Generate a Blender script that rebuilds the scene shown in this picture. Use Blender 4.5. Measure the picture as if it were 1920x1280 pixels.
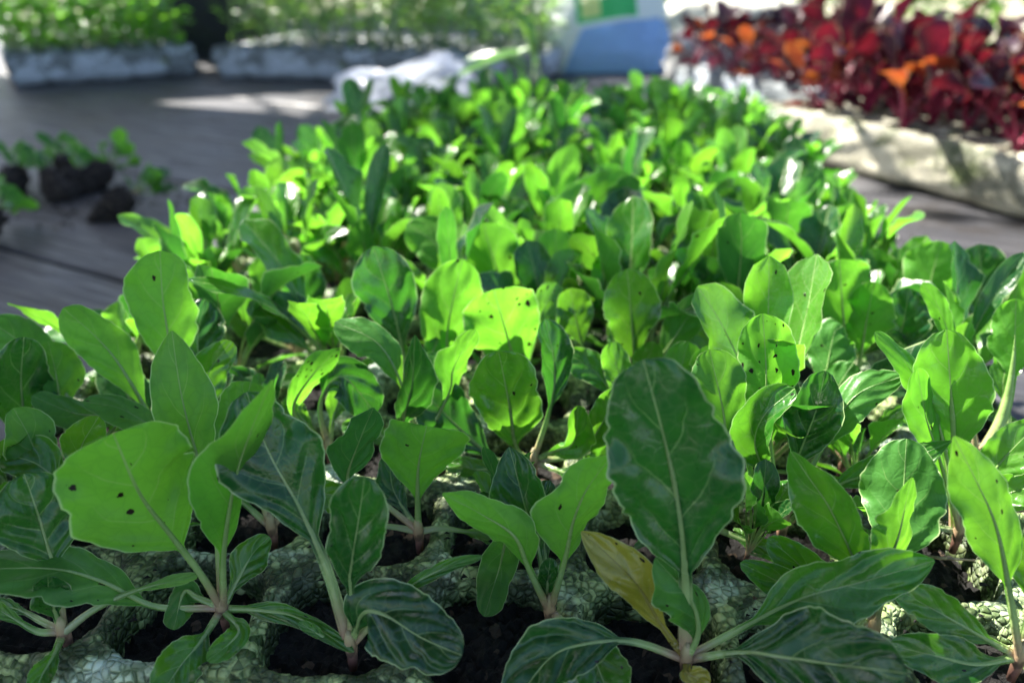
import bpy, math, random
import numpy as np
from mathutils import Vector, Matrix

scn = bpy.context.scene
for o in list(bpy.data.objects): bpy.data.objects.remove(o)
C = scn.collection
S = 0.041                     # one cell of the seedling tray (metres)
PI = math.pi

# ------------------------------------------------------------------ camera
F = 1493.0; PX0, PY0 = 960.0, 640.0
PITCH = math.radians(25.8); YAW = math.radians(5.3)
CAMZ = 3.85 * S
cam_d = bpy.data.cameras.new('camera'); cam = bpy.data.objects.new('camera', cam_d); C.objects.link(cam)
cam_d.sensor_width = 36.0; cam_d.lens = 36.0 * F / 1920.0
cam_d.clip_start = 0.01; cam_d.clip_end = 400.0
cam.location = (0, 0, CAMZ)
cam.rotation_euler = (PI/2 - PITCH, 0, YAW)
cam_d.dof.use_dof = True
cam_d.dof.focus_distance = 5.3 * S
cam_d.dof.aperture_fstop = 9.0
scn.camera = cam
CM = cam.rotation_euler.to_matrix()

# ------------------------------------------------------------------ light
SUN_EL = math.radians(45.0)
SUN_AZ = math.radians(57.0)       # from +Y towards -X : behind the tray, to the left
SD = Vector((-math.sin(SUN_AZ)*math.cos(SUN_EL), math.cos(SUN_AZ)*math.cos(SUN_EL), math.sin(SUN_EL)))
w = bpy.data.worlds.new('World'); scn.world = w; w.use_nodes = True
nt = w.node_tree; bg = nt.nodes['Background']
sky = nt.nodes.new('ShaderNodeTexSky'); sky.sky_type = 'NISHITA'; sky.sun_disc = False
sky.sun_elevation = SUN_EL; sky.sun_rotation = -SUN_AZ
nt.links.new(sky.outputs[0], bg.inputs[0]); bg.inputs[1].default_value = 0.07
sl = bpy.data.lights.new('sun', 'SUN'); sl.energy = 5.0; sl.angle = math.radians(0.5); sl.color = (1.0, 0.95, 0.86)
so = bpy.data.objects.new('sun', sl); C.objects.link(so)
so.rotation_euler = SD.to_track_quat('Z', 'Y').to_euler(); so.location = SD * 5
scn.view_settings.view_transform = 'Standard'; scn.view_settings.look = 'None'
scn.view_settings.exposure = 2.15; scn.view_settings.gamma = 1.0
scn.render.engine = 'CYCLES'
scn.cycles.max_bounces = 6; scn.cycles.transmission_bounces = 4; scn.cycles.transparent_max_bounces = 8

# ------------------------------------------------------------------ helpers
rng = random.Random(7)
def ray(px, py):
    return (CM @ Vector(((px-PX0)/F, -(py-PY0)/F, -1.0)))
CP = Vector((0, 0, CAMZ))
def on_z(px, py, z=0.0):
    d = ray(px, py); return CP + d * ((z-CAMZ)/d.z)
def on_y(px, py, Y, zmin=0.03*S):
    d = ray(px, py); p = CP + d * (Y/d.y)
    if p.z < zmin: p = on_z(px, py, zmin)
    return p
def depth(p): return -(CM.transposed() @ (p-CP)).z
def G(lat, D, z=0.0):           # units of S, camera-ground frame -> world
    return Vector(((lat*math.cos(YAW)-D*math.sin(YAW))*S, (lat*math.sin(YAW)+D*math.cos(YAW))*S, z))

def tag(o, label=None, cat=None, group=None, kind=None):
    if label: o['label'] = label
    if cat: o['category'] = cat
    if group: o['group'] = group
    if kind: o['kind'] = kind
    return o
def empty(name, loc=(0, 0, 0), rz=0.0):
    o = bpy.data.objects.new(name, None); C.objects.link(o); o.location = loc; o.rotation_euler = (0, 0, rz)
    o.empty_display_size = 0.01
    return o
def mkmesh(name, V, Fc, mats, uv1=None, uv2=None, smooth=True, midx=None):
    me = bpy.data.meshes.new(name)
    V = np.asarray(V, dtype=np.float32)
    if isinstance(Fc, np.ndarray):
        n = len(Fc); k = Fc.shape[1]
        me.vertices.add(len(V)); me.vertices.foreach_set('co', V.ravel())
        me.loops.add(n*k); me.loops.foreach_set('vertex_index', Fc.ravel().astype(np.int32))
        me.polygons.add(n); me.polygons.foreach_set('loop_start', np.arange(0, n*k, k, dtype=np.int32))
        me.update(calc_edges=True); me.validate()
    else:
        me.from_pydata([tuple(map(float, v)) for v in V], [], Fc); me.update()
    for nm, uv in (('uv1', uv1), ('uv2', uv2)):
        if uv is None: continue
        l = me.uv_layers.new(name=nm)
        li = np.zeros(len(me.loops), dtype=np.int32); me.loops.foreach_get('vertex_index', li)
        l.data.foreach_set('uv', np.asarray(uv, dtype=np.float32)[li].ravel())
    for m in (mats if isinstance(mats, (list, tuple)) else [mats]): me.materials.append(m)
    if smooth: me.polygons.foreach_set('use_smooth', np.ones(len(me.polygons), dtype=bool))
    if midx is not None: me.polygons.foreach_set('material_index', np.asarray(midx, dtype=np.int32))
    return me
def link(name, me, parent=None):
    o = bpy.data.objects.new(name, me); C.objects.link(o); o.parent = parent; return o
def copy_tree(root, loc, rz=0.0, sc=1.0, tilt=(0, 0)):
    r = root.copy(); C.objects.link(r); r.location = loc
    r.rotation_euler = (tilt[0], tilt[1], rz); r.scale = (sc, sc, sc)
    for ch in root.children:
        c = ch.copy(); C.objects.link(c); c.parent = r
    return r
def kids(o): return list(o.children)
ORD = ['first','second','third','fourth','fifth','sixth','seventh','eighth','ninth','tenth','eleventh','twelfth','thirteenth','fourteenth','fifteenth','sixteenth','seventeenth']

# ------------------------------------------------------------------ shader helper
class N:
    def __init__(s, name):
        s.m = bpy.data.materials.new(name); s.m.use_nodes = True
        s.t = s.m.node_tree; s.n = s.t.nodes; s.n.clear(); s.out = s.n.new('ShaderNodeOutputMaterial')
    def L(s, a, b): s.t.links.new(a, b)
    def put(s, sock, v):
        if v is None: return
        if hasattr(v, 'is_output'): s.L(v, sock)
        elif isinstance(v, (tuple, list)):
            sock.default_value = tuple(v)+(1.0,) if len(v) == 3 and len(sock.default_value) == 4 else v
        else: sock.default_value = v
    def ma(s, op, a, b=None, c=None, clamp=False):
        n = s.n.new('ShaderNodeMath'); n.operation = op; n.use_clamp = clamp
        for i, v in enumerate((a, b, c)):
            if v is not None: s.put(n.inputs[i], v)
        return n.outputs[0]
    def mr(s, v, a, b, c=0.0, d=1.0, kind='SMOOTHSTEP'):
        n = s.n.new('ShaderNodeMapRange'); n.interpolation_type = kind
        s.put(n.inputs[0], v)
        for i, q in enumerate((a, b, c, d)): s.put(n.inputs[i+1], q)
        return n.outputs[0]
    def mix(s, f, a, b, bt='MIX'):
        n = s.n.new('ShaderNodeMix'); n.data_type = 'RGBA'; n.blend_type = bt
        s.put(n.inputs[0], f); s.put(n.inputs[6], a); s.put(n.inputs[7], b); return n.outputs[2]
    def noise(s, vec, scale, detail=2.0, rough=0.5, col=False, dist=0.0):
        n = s.n.new('ShaderNodeTexNoise'); s.put(n.inputs['Vector'], vec); n.inputs['Scale'].default_value = scale
        n.inputs['Detail'].default_value = detail; n.inputs['Roughness'].default_value = rough
        n.inputs['Distortion'].default_value = dist
        return n.outputs[1 if col else 0]
    def vor(s, vec, scale, feature='F1', out=0, rnd=1.0):
        n = s.n.new('ShaderNodeTexVoronoi'); n.feature = feature; s.put(n.inputs['Vector'], vec)
        n.inputs['Scale'].default_value = scale; n.inputs['Randomness'].default_value = rnd
        return n.outputs[out]
    def coord(s, kind='Object'): return s.n.new('ShaderNodeTexCoord').outputs[kind]
    def uv(s, nm):
        n = s.n.new('ShaderNodeUVMap'); n.uv_map = nm
        x = s.n.new('ShaderNodeSeparateXYZ'); s.L(n.outputs[0], x.inputs[0]); return n.outputs[0], x.outputs[0], x.outputs[1]
    def xyz(s, a, b, c):
        n = s.n.new('ShaderNodeCombineXYZ')
        for i, v in enumerate((a, b, c)): s.put(n.inputs[i], v)
        return n.outputs[0]
    def sep(s, v):
        n = s.n.new('ShaderNodeSeparateXYZ'); s.L(v, n.inputs[0]); return n.outputs
    def vadd(s, a, b, op='ADD'):
        n = s.n.new('ShaderNodeVectorMath'); n.operation = op; s.put(n.inputs[0], a); s.put(n.inputs[1], b); return n.outputs[0]
    def bump(s, h, strength=0.5, dist=0.001, normal=None):
        n = s.n.new('ShaderNodeBump'); n.inputs['Strength'].default_value = strength; n.inputs['Distance'].default_value = dist
        s.L(h, n.inputs['Height'])
        if normal is not None: s.L(normal, n.inputs['Normal'])
        return n.outputs[0]
    def bsdf(s, col, rough=0.5, normal=None, **kw):
        n = s.n.new('ShaderNodeBsdfPrincipled'); s.put(n.inputs['Base Color'], col); s.put(n.inputs['Roughness'], rough)
        if normal is not None: s.L(normal, n.inputs['Normal'])
        for k, v in kw.items(): s.put(n.inputs[k.replace('_', ' ')], v)
        return n.outputs[0]
    def done(s, sh): s.L(sh, s.out.inputs[0]); return s.m

def leaf_mat(name, up_a, up_b, under, trans_a, trans_b, rib, base, tw=0.38, specks=0.0, rough=0.21, vein=0.6):
    q = N(name)
    _, b, v = q.uv('uv1'); _, x, ph = q.uv('uv2')
    obj = q.coord('Object'); rnd = q.n.new('ShaderNodeObjectInfo').outputs['Random']
    off = q.xyz(q.ma('MULTIPLY', rnd, 37.0), q.ma('MULTIPLY', ph, 11.0), 0.0)
    pos = q.vadd(obj, off)
    nz = q.noise(pos, 110.0, 3.0)
    nbig = q.noise(pos, 38.0, 2.0)
    av = q.ma('ABSOLUTE', v); ax = q.ma('ABSOLUTE', x)
    rib_w = q.mr(b, -0.1, 1.0, 0.032, 0.006, 'LINEAR')
    ribm = q.mr(ax, q.ma('MULTIPLY', rib_w, 0.45), rib_w, 1.0, 0.0)
    side = q.ma('MULTIPLY', q.ma('GREATER_THAN', v, 0.0), 0.43)
    p = q.ma('SUBTRACT', b, q.ma('ADD', q.ma('MULTIPLY', av, 0.24), q.ma('MULTIPLY', q.ma('MULTIPLY', av, av), 0.20)))
    p = q.ma('ADD', q.ma('MULTIPLY', p, 3.7), side)
    p = q.ma('ADD', p, q.ma('MULTIPLY', q.ma('SUBTRACT', nbig, 0.5), 0.75))
    fr = q.ma('ABSOLUTE', q.ma('SUBTRACT', q.ma('FRACT', p), 0.5))
    vm = q.mr(fr, 0.002, q.mr(av, 0.0, 0.9, 0.045, 0.014, 'LINEAR'), 1.0, 0.0)
    vm = q.ma('MULTIPLY', vm, q.mr(av, 0.4, 0.85, 1.0, 0.0))
    vm = q.ma('MULTIPLY', vm, q.mr(b, 0.02, 0.2, 0.0, 1.0))
    net = q.vor(q.vadd(pos, q.vadd(q.noise(pos, 200.0, 1.0, col=True), (0.004,)*3, 'MULTIPLY')), 260.0, 'DISTANCE_TO_EDGE')
    netm = q.mr(net, 0.0, 0.12, 1.0, 0.0)
    pil = q.mr(fr, 0.02, 0.45, 0.0, 1.0)
    back = q.n.new('ShaderNodeNewGeometry').outputs['Backfacing']
    vein_all = q.ma('MAXIMUM', ribm, q.ma('MULTIPLY', vm, vein))
    edge = q.mr(av, 0.945, 0.99, 0.0, 1.0)  # pale leaf margin, its rim highlight painted into the colour
    up = q.mix(q.mr(nz, 0.3, 0.7), up_a, up_b)
    up = q.mix(q.ma('MULTIPLY', rnd, 0.6), up, up_b)
    up = q.mix(q.ma('MULTIPLY', netm, 0.10), up, rib)
    up = q.mix(q.ma('MULTIPLY', vein_all, 0.62), up, rib)
    un = q.mix(q.ma('MULTIPLY', vein_all, 0.5), under, rib)
    un = q.mix(q.mr(nz, 0.3, 0.75, 0.0, 0.3), un, up_a)
    col = q.mix(back, up, un)
    col = q.mix(q.ma('MULTIPLY', edge, 0.85), col, q.mix(0.45, rib, (0.6, 0.75, 0.4)))
    bz = q.mr(b, -0.95, -0.35, 1.0, 0.0)
    pet = q.mr(b, -0.25, 0.05, 1.0, 0.0)
    col = q.mix(q.ma('MULTIPLY', pet, 0.75), col, rib)
    col = q.mix(q.ma('MULTIPLY', bz, 0.8), col, base)
    tr = q.mix(q.ma('ADD', q.ma('MULTIPLY', rnd, 0.6), q.mr(nbig, 0.35, 0.65, -0.1, 0.5), clamp=True), trans_a, trans_b)
    tr = q.mix(q.ma('MULTIPLY', vein_all, 0.45), tr, rib)
    tr = q.mix(q.ma('MULTIPLY', edge, 0.35), tr, (0.6, 0.75, 0.4))
    tr = q.mix(q.mr(q.noise(pos, 75.0, 3.0, 0.6), 0.4, 0.75, 0.0, 0.45), tr, up_b)
    tr = q.mix(q.ma('MULTIPLY', netm, 0.16), tr, up_a)
    # soil specks
    vc = q.n.new('ShaderNodeTexVoronoi'); vc.voronoi_dimensions = '2D'; vc.inputs['Scale'].default_value = 8.0
    q.L(q.vadd(q.xyz(q.ma('ADD', x, q.ma('MULTIPLY', ph, 31.0)), q.ma('MULTIPLY', b, 1.5), 0.0), q.vadd(q.noise(pos, 700.0, 2.0, col=True), (0.07,)*3, 'MULTIPLY')), vc.inputs['Vector'])
    cs = q.sep(vc.outputs['Color'])
    thr = q.ma('MULTIPLY', q.ma('SUBTRACT', cs[0], 1.0-specks), 0.9/max(specks, 1e-3))
    sp = q.ma('MULTIPLY', q.ma('GREATER_THAN', cs[0], 1.0-specks), q.mr(q.ma('SUBTRACT', vc.outputs['Distance'], q.ma('MULTIPLY', thr, 0.26)), 0.0, 0.04, 1.0, 0.0))
    sp = q.ma('MULTIPLY', sp, q.ma('GREATER_THAN', av, 0.06))
    col = q.mix(sp, col, (0.018, 0.012, 0.007)); tr = q.mix(sp, tr, (0.01, 0.006, 0.003))
    h = q.ma('ADD', q.ma('MULTIPLY', pil, 0.16), q.ma('ADD', q.ma('MULTIPLY', nz, 0.55), q.ma('MULTIPLY', nbig, 1.0)))
    h = q.ma('SUBTRACT', h, q.ma('MULTIPLY', ribm, 0.5))
    h = q.ma('SUBTRACT', h, q.ma('MULTIPLY', netm, 0.05))
    h = q.ma('ADD', h, q.ma('MULTIPLY', sp, 0.5))
    nm = q.bump(h, 0.42, 0.0016)
    fine = q.noise(pos, 620.0, 3.0, 0.6)
    nm = q.bump(fine, 0.22, 0.0006, nm)
    rg = q.ma('ADD', q.mr(nz, 0.25, 0.75, rough-0.05, rough+0.12, 'LINEAR'), q.ma('MULTIPLY', back, 0.16))
    bs = q.bsdf(col, rg, nm, Specular_IOR_Level=q.mr(back, 0.0, 1.0, 0.68, 0.3))
    tb = q.n.new('ShaderNodeBsdfTranslucent'); q.L(tr, tb.inputs[0])
    mx = q.n.new('ShaderNodeMixShader'); q.put(mx.inputs[0], q.ma('MULTIPLY', q.ma('SUBTRACT', 1.0, q.ma('MULTIPLY', q.ma('MAXIMUM', pet, ribm), 0.55)), tw))
    q.L(bs, mx.inputs[1]); q.L(tb.outputs[0], mx.inputs[2])
    return q.done(mx.outputs[0])

GR_RIB = (0.38, 0.53, 0.19); PINK = (0.46, 0.25, 0.20)
kw = dict(rib=GR_RIB, base=PINK)
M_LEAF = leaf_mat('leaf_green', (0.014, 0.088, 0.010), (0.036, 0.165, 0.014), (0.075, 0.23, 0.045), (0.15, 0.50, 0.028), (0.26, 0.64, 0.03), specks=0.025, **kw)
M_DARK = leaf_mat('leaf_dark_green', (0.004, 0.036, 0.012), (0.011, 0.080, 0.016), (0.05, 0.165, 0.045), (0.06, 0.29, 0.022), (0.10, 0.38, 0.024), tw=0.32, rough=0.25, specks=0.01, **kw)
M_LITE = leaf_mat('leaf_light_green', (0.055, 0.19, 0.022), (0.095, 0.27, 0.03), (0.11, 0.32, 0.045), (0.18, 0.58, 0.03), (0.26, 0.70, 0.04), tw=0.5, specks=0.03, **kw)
M_SPOT = leaf_mat('leaf_specked_with_soil', (0.055, 0.19, 0.022), (0.095, 0.27, 0.03), (0.11, 0.32, 0.045), (0.18, 0.58, 0.03), (0.26, 0.70, 0.04), tw=0.5, specks=0.30, **kw)
M_YELL = leaf_mat('leaf_yellow', (0.26, 0.26, 0.03), (0.36, 0.32, 0.04), (0.36, 0.31, 0.05), (0.40, 0.40, 0.03), (0.50, 0.40, 0.04), rib=(0.20, 0.17, 0.04), base=(0.25, 0.13, 0.05), tw=0.35, specks=0.05)
RR = dict(rib=(0.30, 0.018, 0.06), base=(0.36, 0.025, 0.09))
M_RED = leaf_mat('leaf_purple_red', (0.012, 0.004, 0.010), (0.030, 0.007, 0.016), (0.055, 0.012, 0.030), (0.025, 0.005, 0.014), (0.21, 0.010, 0.014), tw=0.36, rough=0.26, **RR)
M_REDB = leaf_mat('leaf_orange_red', (0.10, 0.015, 0.015), (0.20, 0.04, 0.015), (0.30, 0.05, 0.03), (0.22, 0.008, 0.010), (0.50, 0.14, 0.02), tw=0.45, **RR)
M_FARG = leaf_mat('leaf_small_green', (0.06, 0.22, 0.02), (0.10, 0.30, 0.03), (0.12, 0.34, 0.05), (0.26, 0.70, 0.03), (0.38, 0.80, 0.05), rib=(0.25, 0.42, 0.12), base=(0.35, 0.42, 0.2), tw=0.5)
M_TALL = leaf_mat('leaf_thin_green', (0.07, 0.20, 0.03), (0.12, 0.28, 0.05), (0.14, 0.32, 0.07), (0.30, 0.60, 0.05), (0.36, 0.66, 0.08), rib=(0.28, 0.4, 0.16), base=(0.4, 0.42, 0.25), tw=0.4)
M_TREE = leaf_mat('tree_leaf', (0.03, 0.09, 0.02), (0.05, 0.13, 0.03), (0.07, 0.16, 0.05), (0.15, 0.35, 0.03), (0.2, 0.4, 0.04), rib=(0.2, 0.3, 0.1), base=(0.2, 0.2, 0.1))

def stem_mat(name, a, b):
    q = N(name); o = q.coord('Object'); z = q.sep(o)[2]
    c = q.mix(q.mr(z, -0.004, 0.008), a, b)
    c = q.mix(q.mr(q.noise(o, 300.0), 0.45, 0.62, 0.0, 0.75), c, (0.06, 0.04, 0.025))
    return q.done(q.bsdf(c, 0.5, q.bump(q.noise(o, 900.0), 0.2, 0.0005)))
M_STEM = stem_mat('seedling_stem', (0.34, 0.15, 0.12), (0.40, 0.36, 0.18))
M_STEMR = stem_mat('red_stem', (0.4, 0.02, 0.06), (0.5, 0.03, 0.09))
M_STEMG = stem_mat('green_stem', (0.3, 0.35, 0.15), (0.18, 0.32, 0.08))

def foam_mat(name, algae, disp=True, white=(0.74, 0.86, 0.72)):
    q = N(name); o = q.coord('Object')
    od = q.vadd(o, q.vadd(q.noise(o, 160.0, 1.0, col=True), (0.0022,)*3, 'MULTIPLY'))
    e = q.vor(od, 440.0, 'DISTANCE_TO_EDGE'); f1 = q.vor(od, 440.0, 'F1', 0)
    cc = q.sep(q.vor(od, 440.0, 'F1', 1))[0]
    z = q.sep(o)[2]
    al = q.noise(o, 26.0, 4.0, 0.62)
    am = q.mr(al, 0.62-algae*0.4, 0.82-algae*0.4)
    am = q.ma('MAXIMUM', am, q.mr(z, -0.006, -0.0012, 0.85, 0.0))if disp else am
    bead = q.mix(cc, white, tuple(c*0.66 for c in white))
    bead = q.mix(q.ma('MULTIPLY', am, 0.86), bead, q.mix(cc, (0.42, 0.50, 0.14), (0.10, 0.16, 0.02)))
    drk = q.ma('MULTIPLY', q.ma('MULTIPLY', q.mr(cc, 0.2, 0.8), q.mr(q.noise(o, 120.0, 2.0), 0.36, 0.56)), q.ma('MULTIPLY', am, 0.93))
    bead = q.mix(drk, bead, (0.03, 0.06, 0.008))
    crev = q.ma('MULTIPLY', q.mr(e, 0.0, q.ma('ADD', 0.08, q.ma('MULTIPLY', am, 0.16)), 1.0, 0.0), q.mr(q.noise(o, 200.0, 2.0), 0.32, 0.62, 0.05, 0.85))
    bead = q.mix(q.ma('MULTIPLY', crev, 0.9), bead, (0.035, 0.085, 0.014))
    dirt_shade = q.mr(q.noise(o, 48.0, 5.0, 0.7), 0.47, 0.56)  # algae dirt, plus ridge shadow put into the colour as dark patches
    if not disp:
        big = q.noise(o, 17.0, 5.0, 0.65)
        top = q.mr(z, -0.016, -0.002, 0.0, 0.75)
        am = q.ma('MAXIMUM', am, q.mr(z, -0.022, 0.0, 0.0, 0.8)); dirt_shade = q.ma('MAXIMUM', q.ma('MULTIPLY', q.mr(big, 0.46, 0.56), 0.85), q.ma('MULTIPLY', top, q.mr(q.noise(o, 30.0, 4.0), 0.35, 0.55)))
    bead = q.mix(q.ma('MULTIPLY', dirt_shade, 0.8), bead, (0.012, 0.022, 0.005))
    h = q.ma('SUBTRACT', 1.0, q.ma('MULTIPLY', f1, f1))
    h = q.ma('MULTIPLY', h, q.mr(e, 0.0, 0.2, 0.5, 1.0))
    nm = q.bump(h, 0.45, 0.0012)
    nm = q.bump(q.noise(o, 1500.0, 2.0), 0.3, 0.0004, nm)
    bs = q.bsdf(bead, 0.55, nm)
    if disp:
        d = q.n.new('ShaderNodeDisplacement'); q.L(h, d.inputs['Height']); d.inputs['Scale'].default_value = 0.0006; d.inputs['Midlevel'].default_value = 0.5
        q.L(d.outputs[0], q.out.inputs['Displacement']); q.m.displacement_method = 'BOTH'
    return q.done(bs)
M_FOAM = foam_mat('mossy_polystyrene', 0.70)
M_FOAMB = foam_mat('shade_tint_polystyrene', 0.05, False, (0.60, 0.66, 0.76))  # foam copy with the bluish shade tint put into its colour
M_FOAMW = foam_mat('sunlit_tint_polystyrene', 0.26, False, (0.88, 0.82, 0.64))  # foam copy with warm sunlight put into its colour

def soil_mat():
    q = N('potting_soil'); o = q.coord('Object')
    c = q.mix(q.mr(q.noise(o, 350.0, 4.0, 0.7), 0.35, 0.75), (0.0025, 0.002, 0.0015), (0.008, 0.0055, 0.004))
    f = q.vor(o, 420.0, 'F1', 1); c = q.mix(q.mr(q.sep(f)[1], 0.95, 0.96), c, (0.09, 0.06, 0.04))
    return q.done(q.bsdf(c, 0.9, q.bump(q.noise(o, 420.0, 5.0, 0.7), 1.0, 0.003)))
M_SOIL = soil_mat()

def wood_mat(name, a, b, sc=1.0):
    q = N(name); o = q.coord('Object')
    m = q.n.new('ShaderNodeMapping'); q.L(o, m.inputs[0]); m.inputs['Scale'].default_value = (1.6*sc, 26.0*sc, 26.0*sc)
    rnd = q.n.new('ShaderNodeObjectInfo').outputs['Random']
    v = q.vadd(m.outputs[0], q.xyz(q.ma('MULTIPLY', rnd, 50.0), 0.0, 0.0))
    g = q.noise(v, 2.2, 6.0, 0.65, dist=0.6); g2 = q.noise(v, 9.0, 3.0)
    c = q.mix(q.mr(g, 0.3, 0.7), a, b)
    c = q.mix(q.mr(g2, 0.6, 0.75, 0.0, 0.6), c, tuple(x*0.3 for x in a))
    c = q.mix(q.mr(q.noise(o, 9.0, 6.0, 0.7), 0.48, 0.62, 0.0, 0.75), c, (0.022, 0.017, 0.014))
    c = q.mix(q.mr(g, 0.55, 0.72, 0.0, 0.5), c, (0.17, 0.165, 0.17))
    c = q.mix(q.mr(q.noise(o, 4.0, 3.0, 0.6), 0.55, 0.75, 0.0, 0.4), c, (0.16, 0.16, 0.17))
    return q.done(q.bsdf(c, q.mr(g2, 0.3, 0.7, 0.42, 0.65), q.bump(g, 0.7, 0.002)))
M_WOOD = wood_mat('weathered_wood', (0.012, 0.013, 0.016), (0.062, 0.062, 0.070))
M_BOARD = wood_mat('board_wood', (0.12, 0.09, 0.07), (0.2, 0.16, 0.12))

# ------------------------------------------------------------------ leaf geometry
def resample(P, n, ease=1.0):
    P = [np.array(p, float) for p in P]
    Q = [2*P[0]-P[1]] + P + [2*P[-1]-P[-2]]
    out = []
    for i in range(1, len(Q)-2):
        p0, p1, p2, p3 = Q[i-1], Q[i], Q[i+1], Q[i+2]
        for t in np.linspace(0, 1, 24, endpoint=False):
            out.append(0.5*((2*p1)+(-p0+p2)*t+(2*p0-5*p1+4*p2-p3)*t*t+(-p0+3*p1-3*p2+p3)*t**3))
    out.append(Q[-2]); out = np.array(out)
    for _ in range(10): out[1:-1] = 0.5*out[1:-1]+0.25*(out[:-2]+out[2:])
    d = np.r_[0, np.cumsum(np.linalg.norm(np.diff(out, axis=0), axis=1))]
    s = np.linspace(0, 1, n)**ease*d[-1]
    return np.stack([np.interp(s, d, out[:, k]) for k in range(3)], 1), d[-1]
def unit(a): return a/np.maximum(np.linalg.norm(a, axis=-1, keepdims=True), 1e-12)

def leaf_arrays(P, width, hint, upper=1, roll=0.0, twist=0.0, cup=0.25, fold=0.0, bs=0.4, pk=0.60, rise=0.68,
                ruffle=0.05, pucker=0.02, nu=30, nv=12, seed=0, thick=None, tip=0.48, wob=0.075, tube=6, asym=0.0, scal=0.016, notch=1.0):
    r = np.random.RandomState(seed % 100000)
    cl, L = resample(P, nu)
    T = unit(np.gradient(cl, axis=0))
    H = np.array(hint, float); H = np.tile(H, (nu, 1)) if H.ndim == 1 else H
    Nn = H-(H*T).sum(1, keepdims=True)*T
    Nn = unit(Nn); B = np.cross(T, Nn)
    tt = np.linspace(0, 1, nu)
    ang = np.radians(roll+twist*(tt-0.5))[:, None]
    Nr = Nn*np.cos(ang)+B*np.sin(ang); Br = np.cross(T, Nr)
    Nr = Nr*upper; Br = Br*upper
    b = (tt-bs)/(1-bs)
    bb = np.clip(b, 0, 1)
    f = np.where(bb < pk, (0.5-0.5*np.cos(PI*bb/pk))**rise, np.maximum(1-((bb-pk)/(1-pk))**2, 0)**tip)
    hw = 0.5*width
    pr = (0.019*S if thick is None else thick*0.85)
    base_w = pr*1.1*np.clip(1.3-tt, 0.3, 1)
    vs = np.linspace(-1, 1, nv); vs = np.sign(vs)*np.abs(vs)**0.9
    V = np.zeros((nu, nv, 3)); U1 = np.zeros((nu, nv, 2)); U2 = np.zeros((nu, nv, 2))
    ph = r.rand(8)*6.28
    seedv = r.rand(); nb = r.uniform(.2, .95, 4); na = np.where(r.rand(4) < .35, r.uniform(.08, .3, 4), 0); nw = r.uniform(.015, .05, 4); na = na*notch
    wob = wob*r.uniform(.6, 1.7)
    KD = r.rand(9, 2)*2-1; KP = r.rand(9)*6.28
    def blis(bx, vx):
        o = 0
        wx = bx+0.06*np.sin(5*vx+KP[0])+0.04*np.sin(9*bx+KP[1]); wy = vx*0.6+0.12*np.sin(6*bx+KP[2])
        for q_ in range(9): o = o+np.sin((wx*KD[q_, 0]*17+wy*KD[q_, 1]*14)+KP[q_])
        return o/4.0
    for j, v in enumerate(vs):
        sd = 0 if v < 0 else 1
        wm = 1+wob*np.sin(7.0*b+ph[sd])+wob*0.6*np.sin(13.0*b+ph[2+sd])+scal*np.sin(52*b+ph[4+sd])+scal*0.7*np.sin(83*b+ph[6+sd])
        for q_ in (sd, sd+2): wm = wm-na[q_]*np.exp(-((b-nb[q_])/nw[q_])**2)
        wm = wm*(1+asym*(1 if sd else -1))
        W = np.maximum(hw*f*wm, base_w*np.where(tt < 0.999, 1, 0.2))
        W = np.where(tt >= 0.999, hw*0.05, W)
        av = abs(v)
        x = v*W
        ca = np.clip(cup*f, -1.2, 1.2)
        z = ca*W*av**2*0.9+fold*W*av*f
        xs = x*(1-0.30*ca*ca*av**2)/math.sqrt(1+fold*fold)
        z += ruffle*hw*f*(av**2.5)*np.sin(15*b+ph[sd*3])+ruffle*0.5*hw*f*(av**3)*np.sin(31*b+ph[sd+4])
        pz = np.abs(np.cos(PI*((b-0.24*av-0.20*av*av)*3.7+0.43*sd)))*1.3
        z += pucker*2.3*hw*f*(pz-0.5)*(av*(1-av)*4)+(pucker*0.3+0.010)*hw*f*blis(b, v)*min(1, av*3)
        z += (pucker*0.5+0.022)*hw*f*np.sin(9*b+ph[2]+2*v)*np.cos(4*v+ph[5])+0.05*hw*f*np.sin(5*b+ph[3])*v
        V[:, j] = cl+Br*xs[:, None]+Nr*z[:, None]
        U1[:, j, 0] = np.where(tt < bs, (tt-bs)/max(bs, .05), b); U1[:, j, 1] = v
        U2[:, j, 0] = x/width; U2[:, j, 1] = seedv
    idx = np.arange(nu*nv).reshape(nu, nv)
    Fc = np.stack([idx[:-1, :-1], idx[:-1, 1:], idx[1:, 1:], idx[1:, :-1]], -1).reshape(-1, 4)
    # orientation: normal = +Nr
    a, b_, c_ = V.reshape(-1, 3)[Fc[len(Fc)//2][:3]]
    if np.dot(np.cross(b_-a, c_-a), Nr[nu//2]) < 0: Fc = Fc[:, ::-1]
    V = V.reshape(-1, 3); U1 = U1.reshape(-1, 2); U2 = U2.reshape(-1, 2)
    if tube:
        k0 = int(nu*0.8); ring = []; u1 = []; u2 = []
        for i in range(k0):
            rr = pr*1.25*(1-tt[i]/0.8)**0.8
            rr = max(rr, pr*0.08)
            for k in range(tube):
                a = 2*PI*k/tube
                ring.append(cl[i]-Nr[i]*rr*0.62+Br[i]*rr*math.cos(a)*1.15+Nr[i]*rr*math.sin(a)*0.85)
                u1.append(((tt[i]-bs)/max(bs, .05) if tt[i] < bs else (tt[i]-bs)/(1-bs), 0.0)); u2.append((0.0, seedv))
        ix = np.arange(k0*tube).reshape(k0, tube)+len(V); nx = np.roll(ix, -1, axis=1)
        Ft = np.stack([ix[:-1], nx[:-1], nx[1:], ix[1:]], -1).reshape(-1, 4)
        V = np.vstack([V, ring]); U1 = np.vstack([U1, u1]); U2 = np.vstack([U2, u2])
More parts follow.
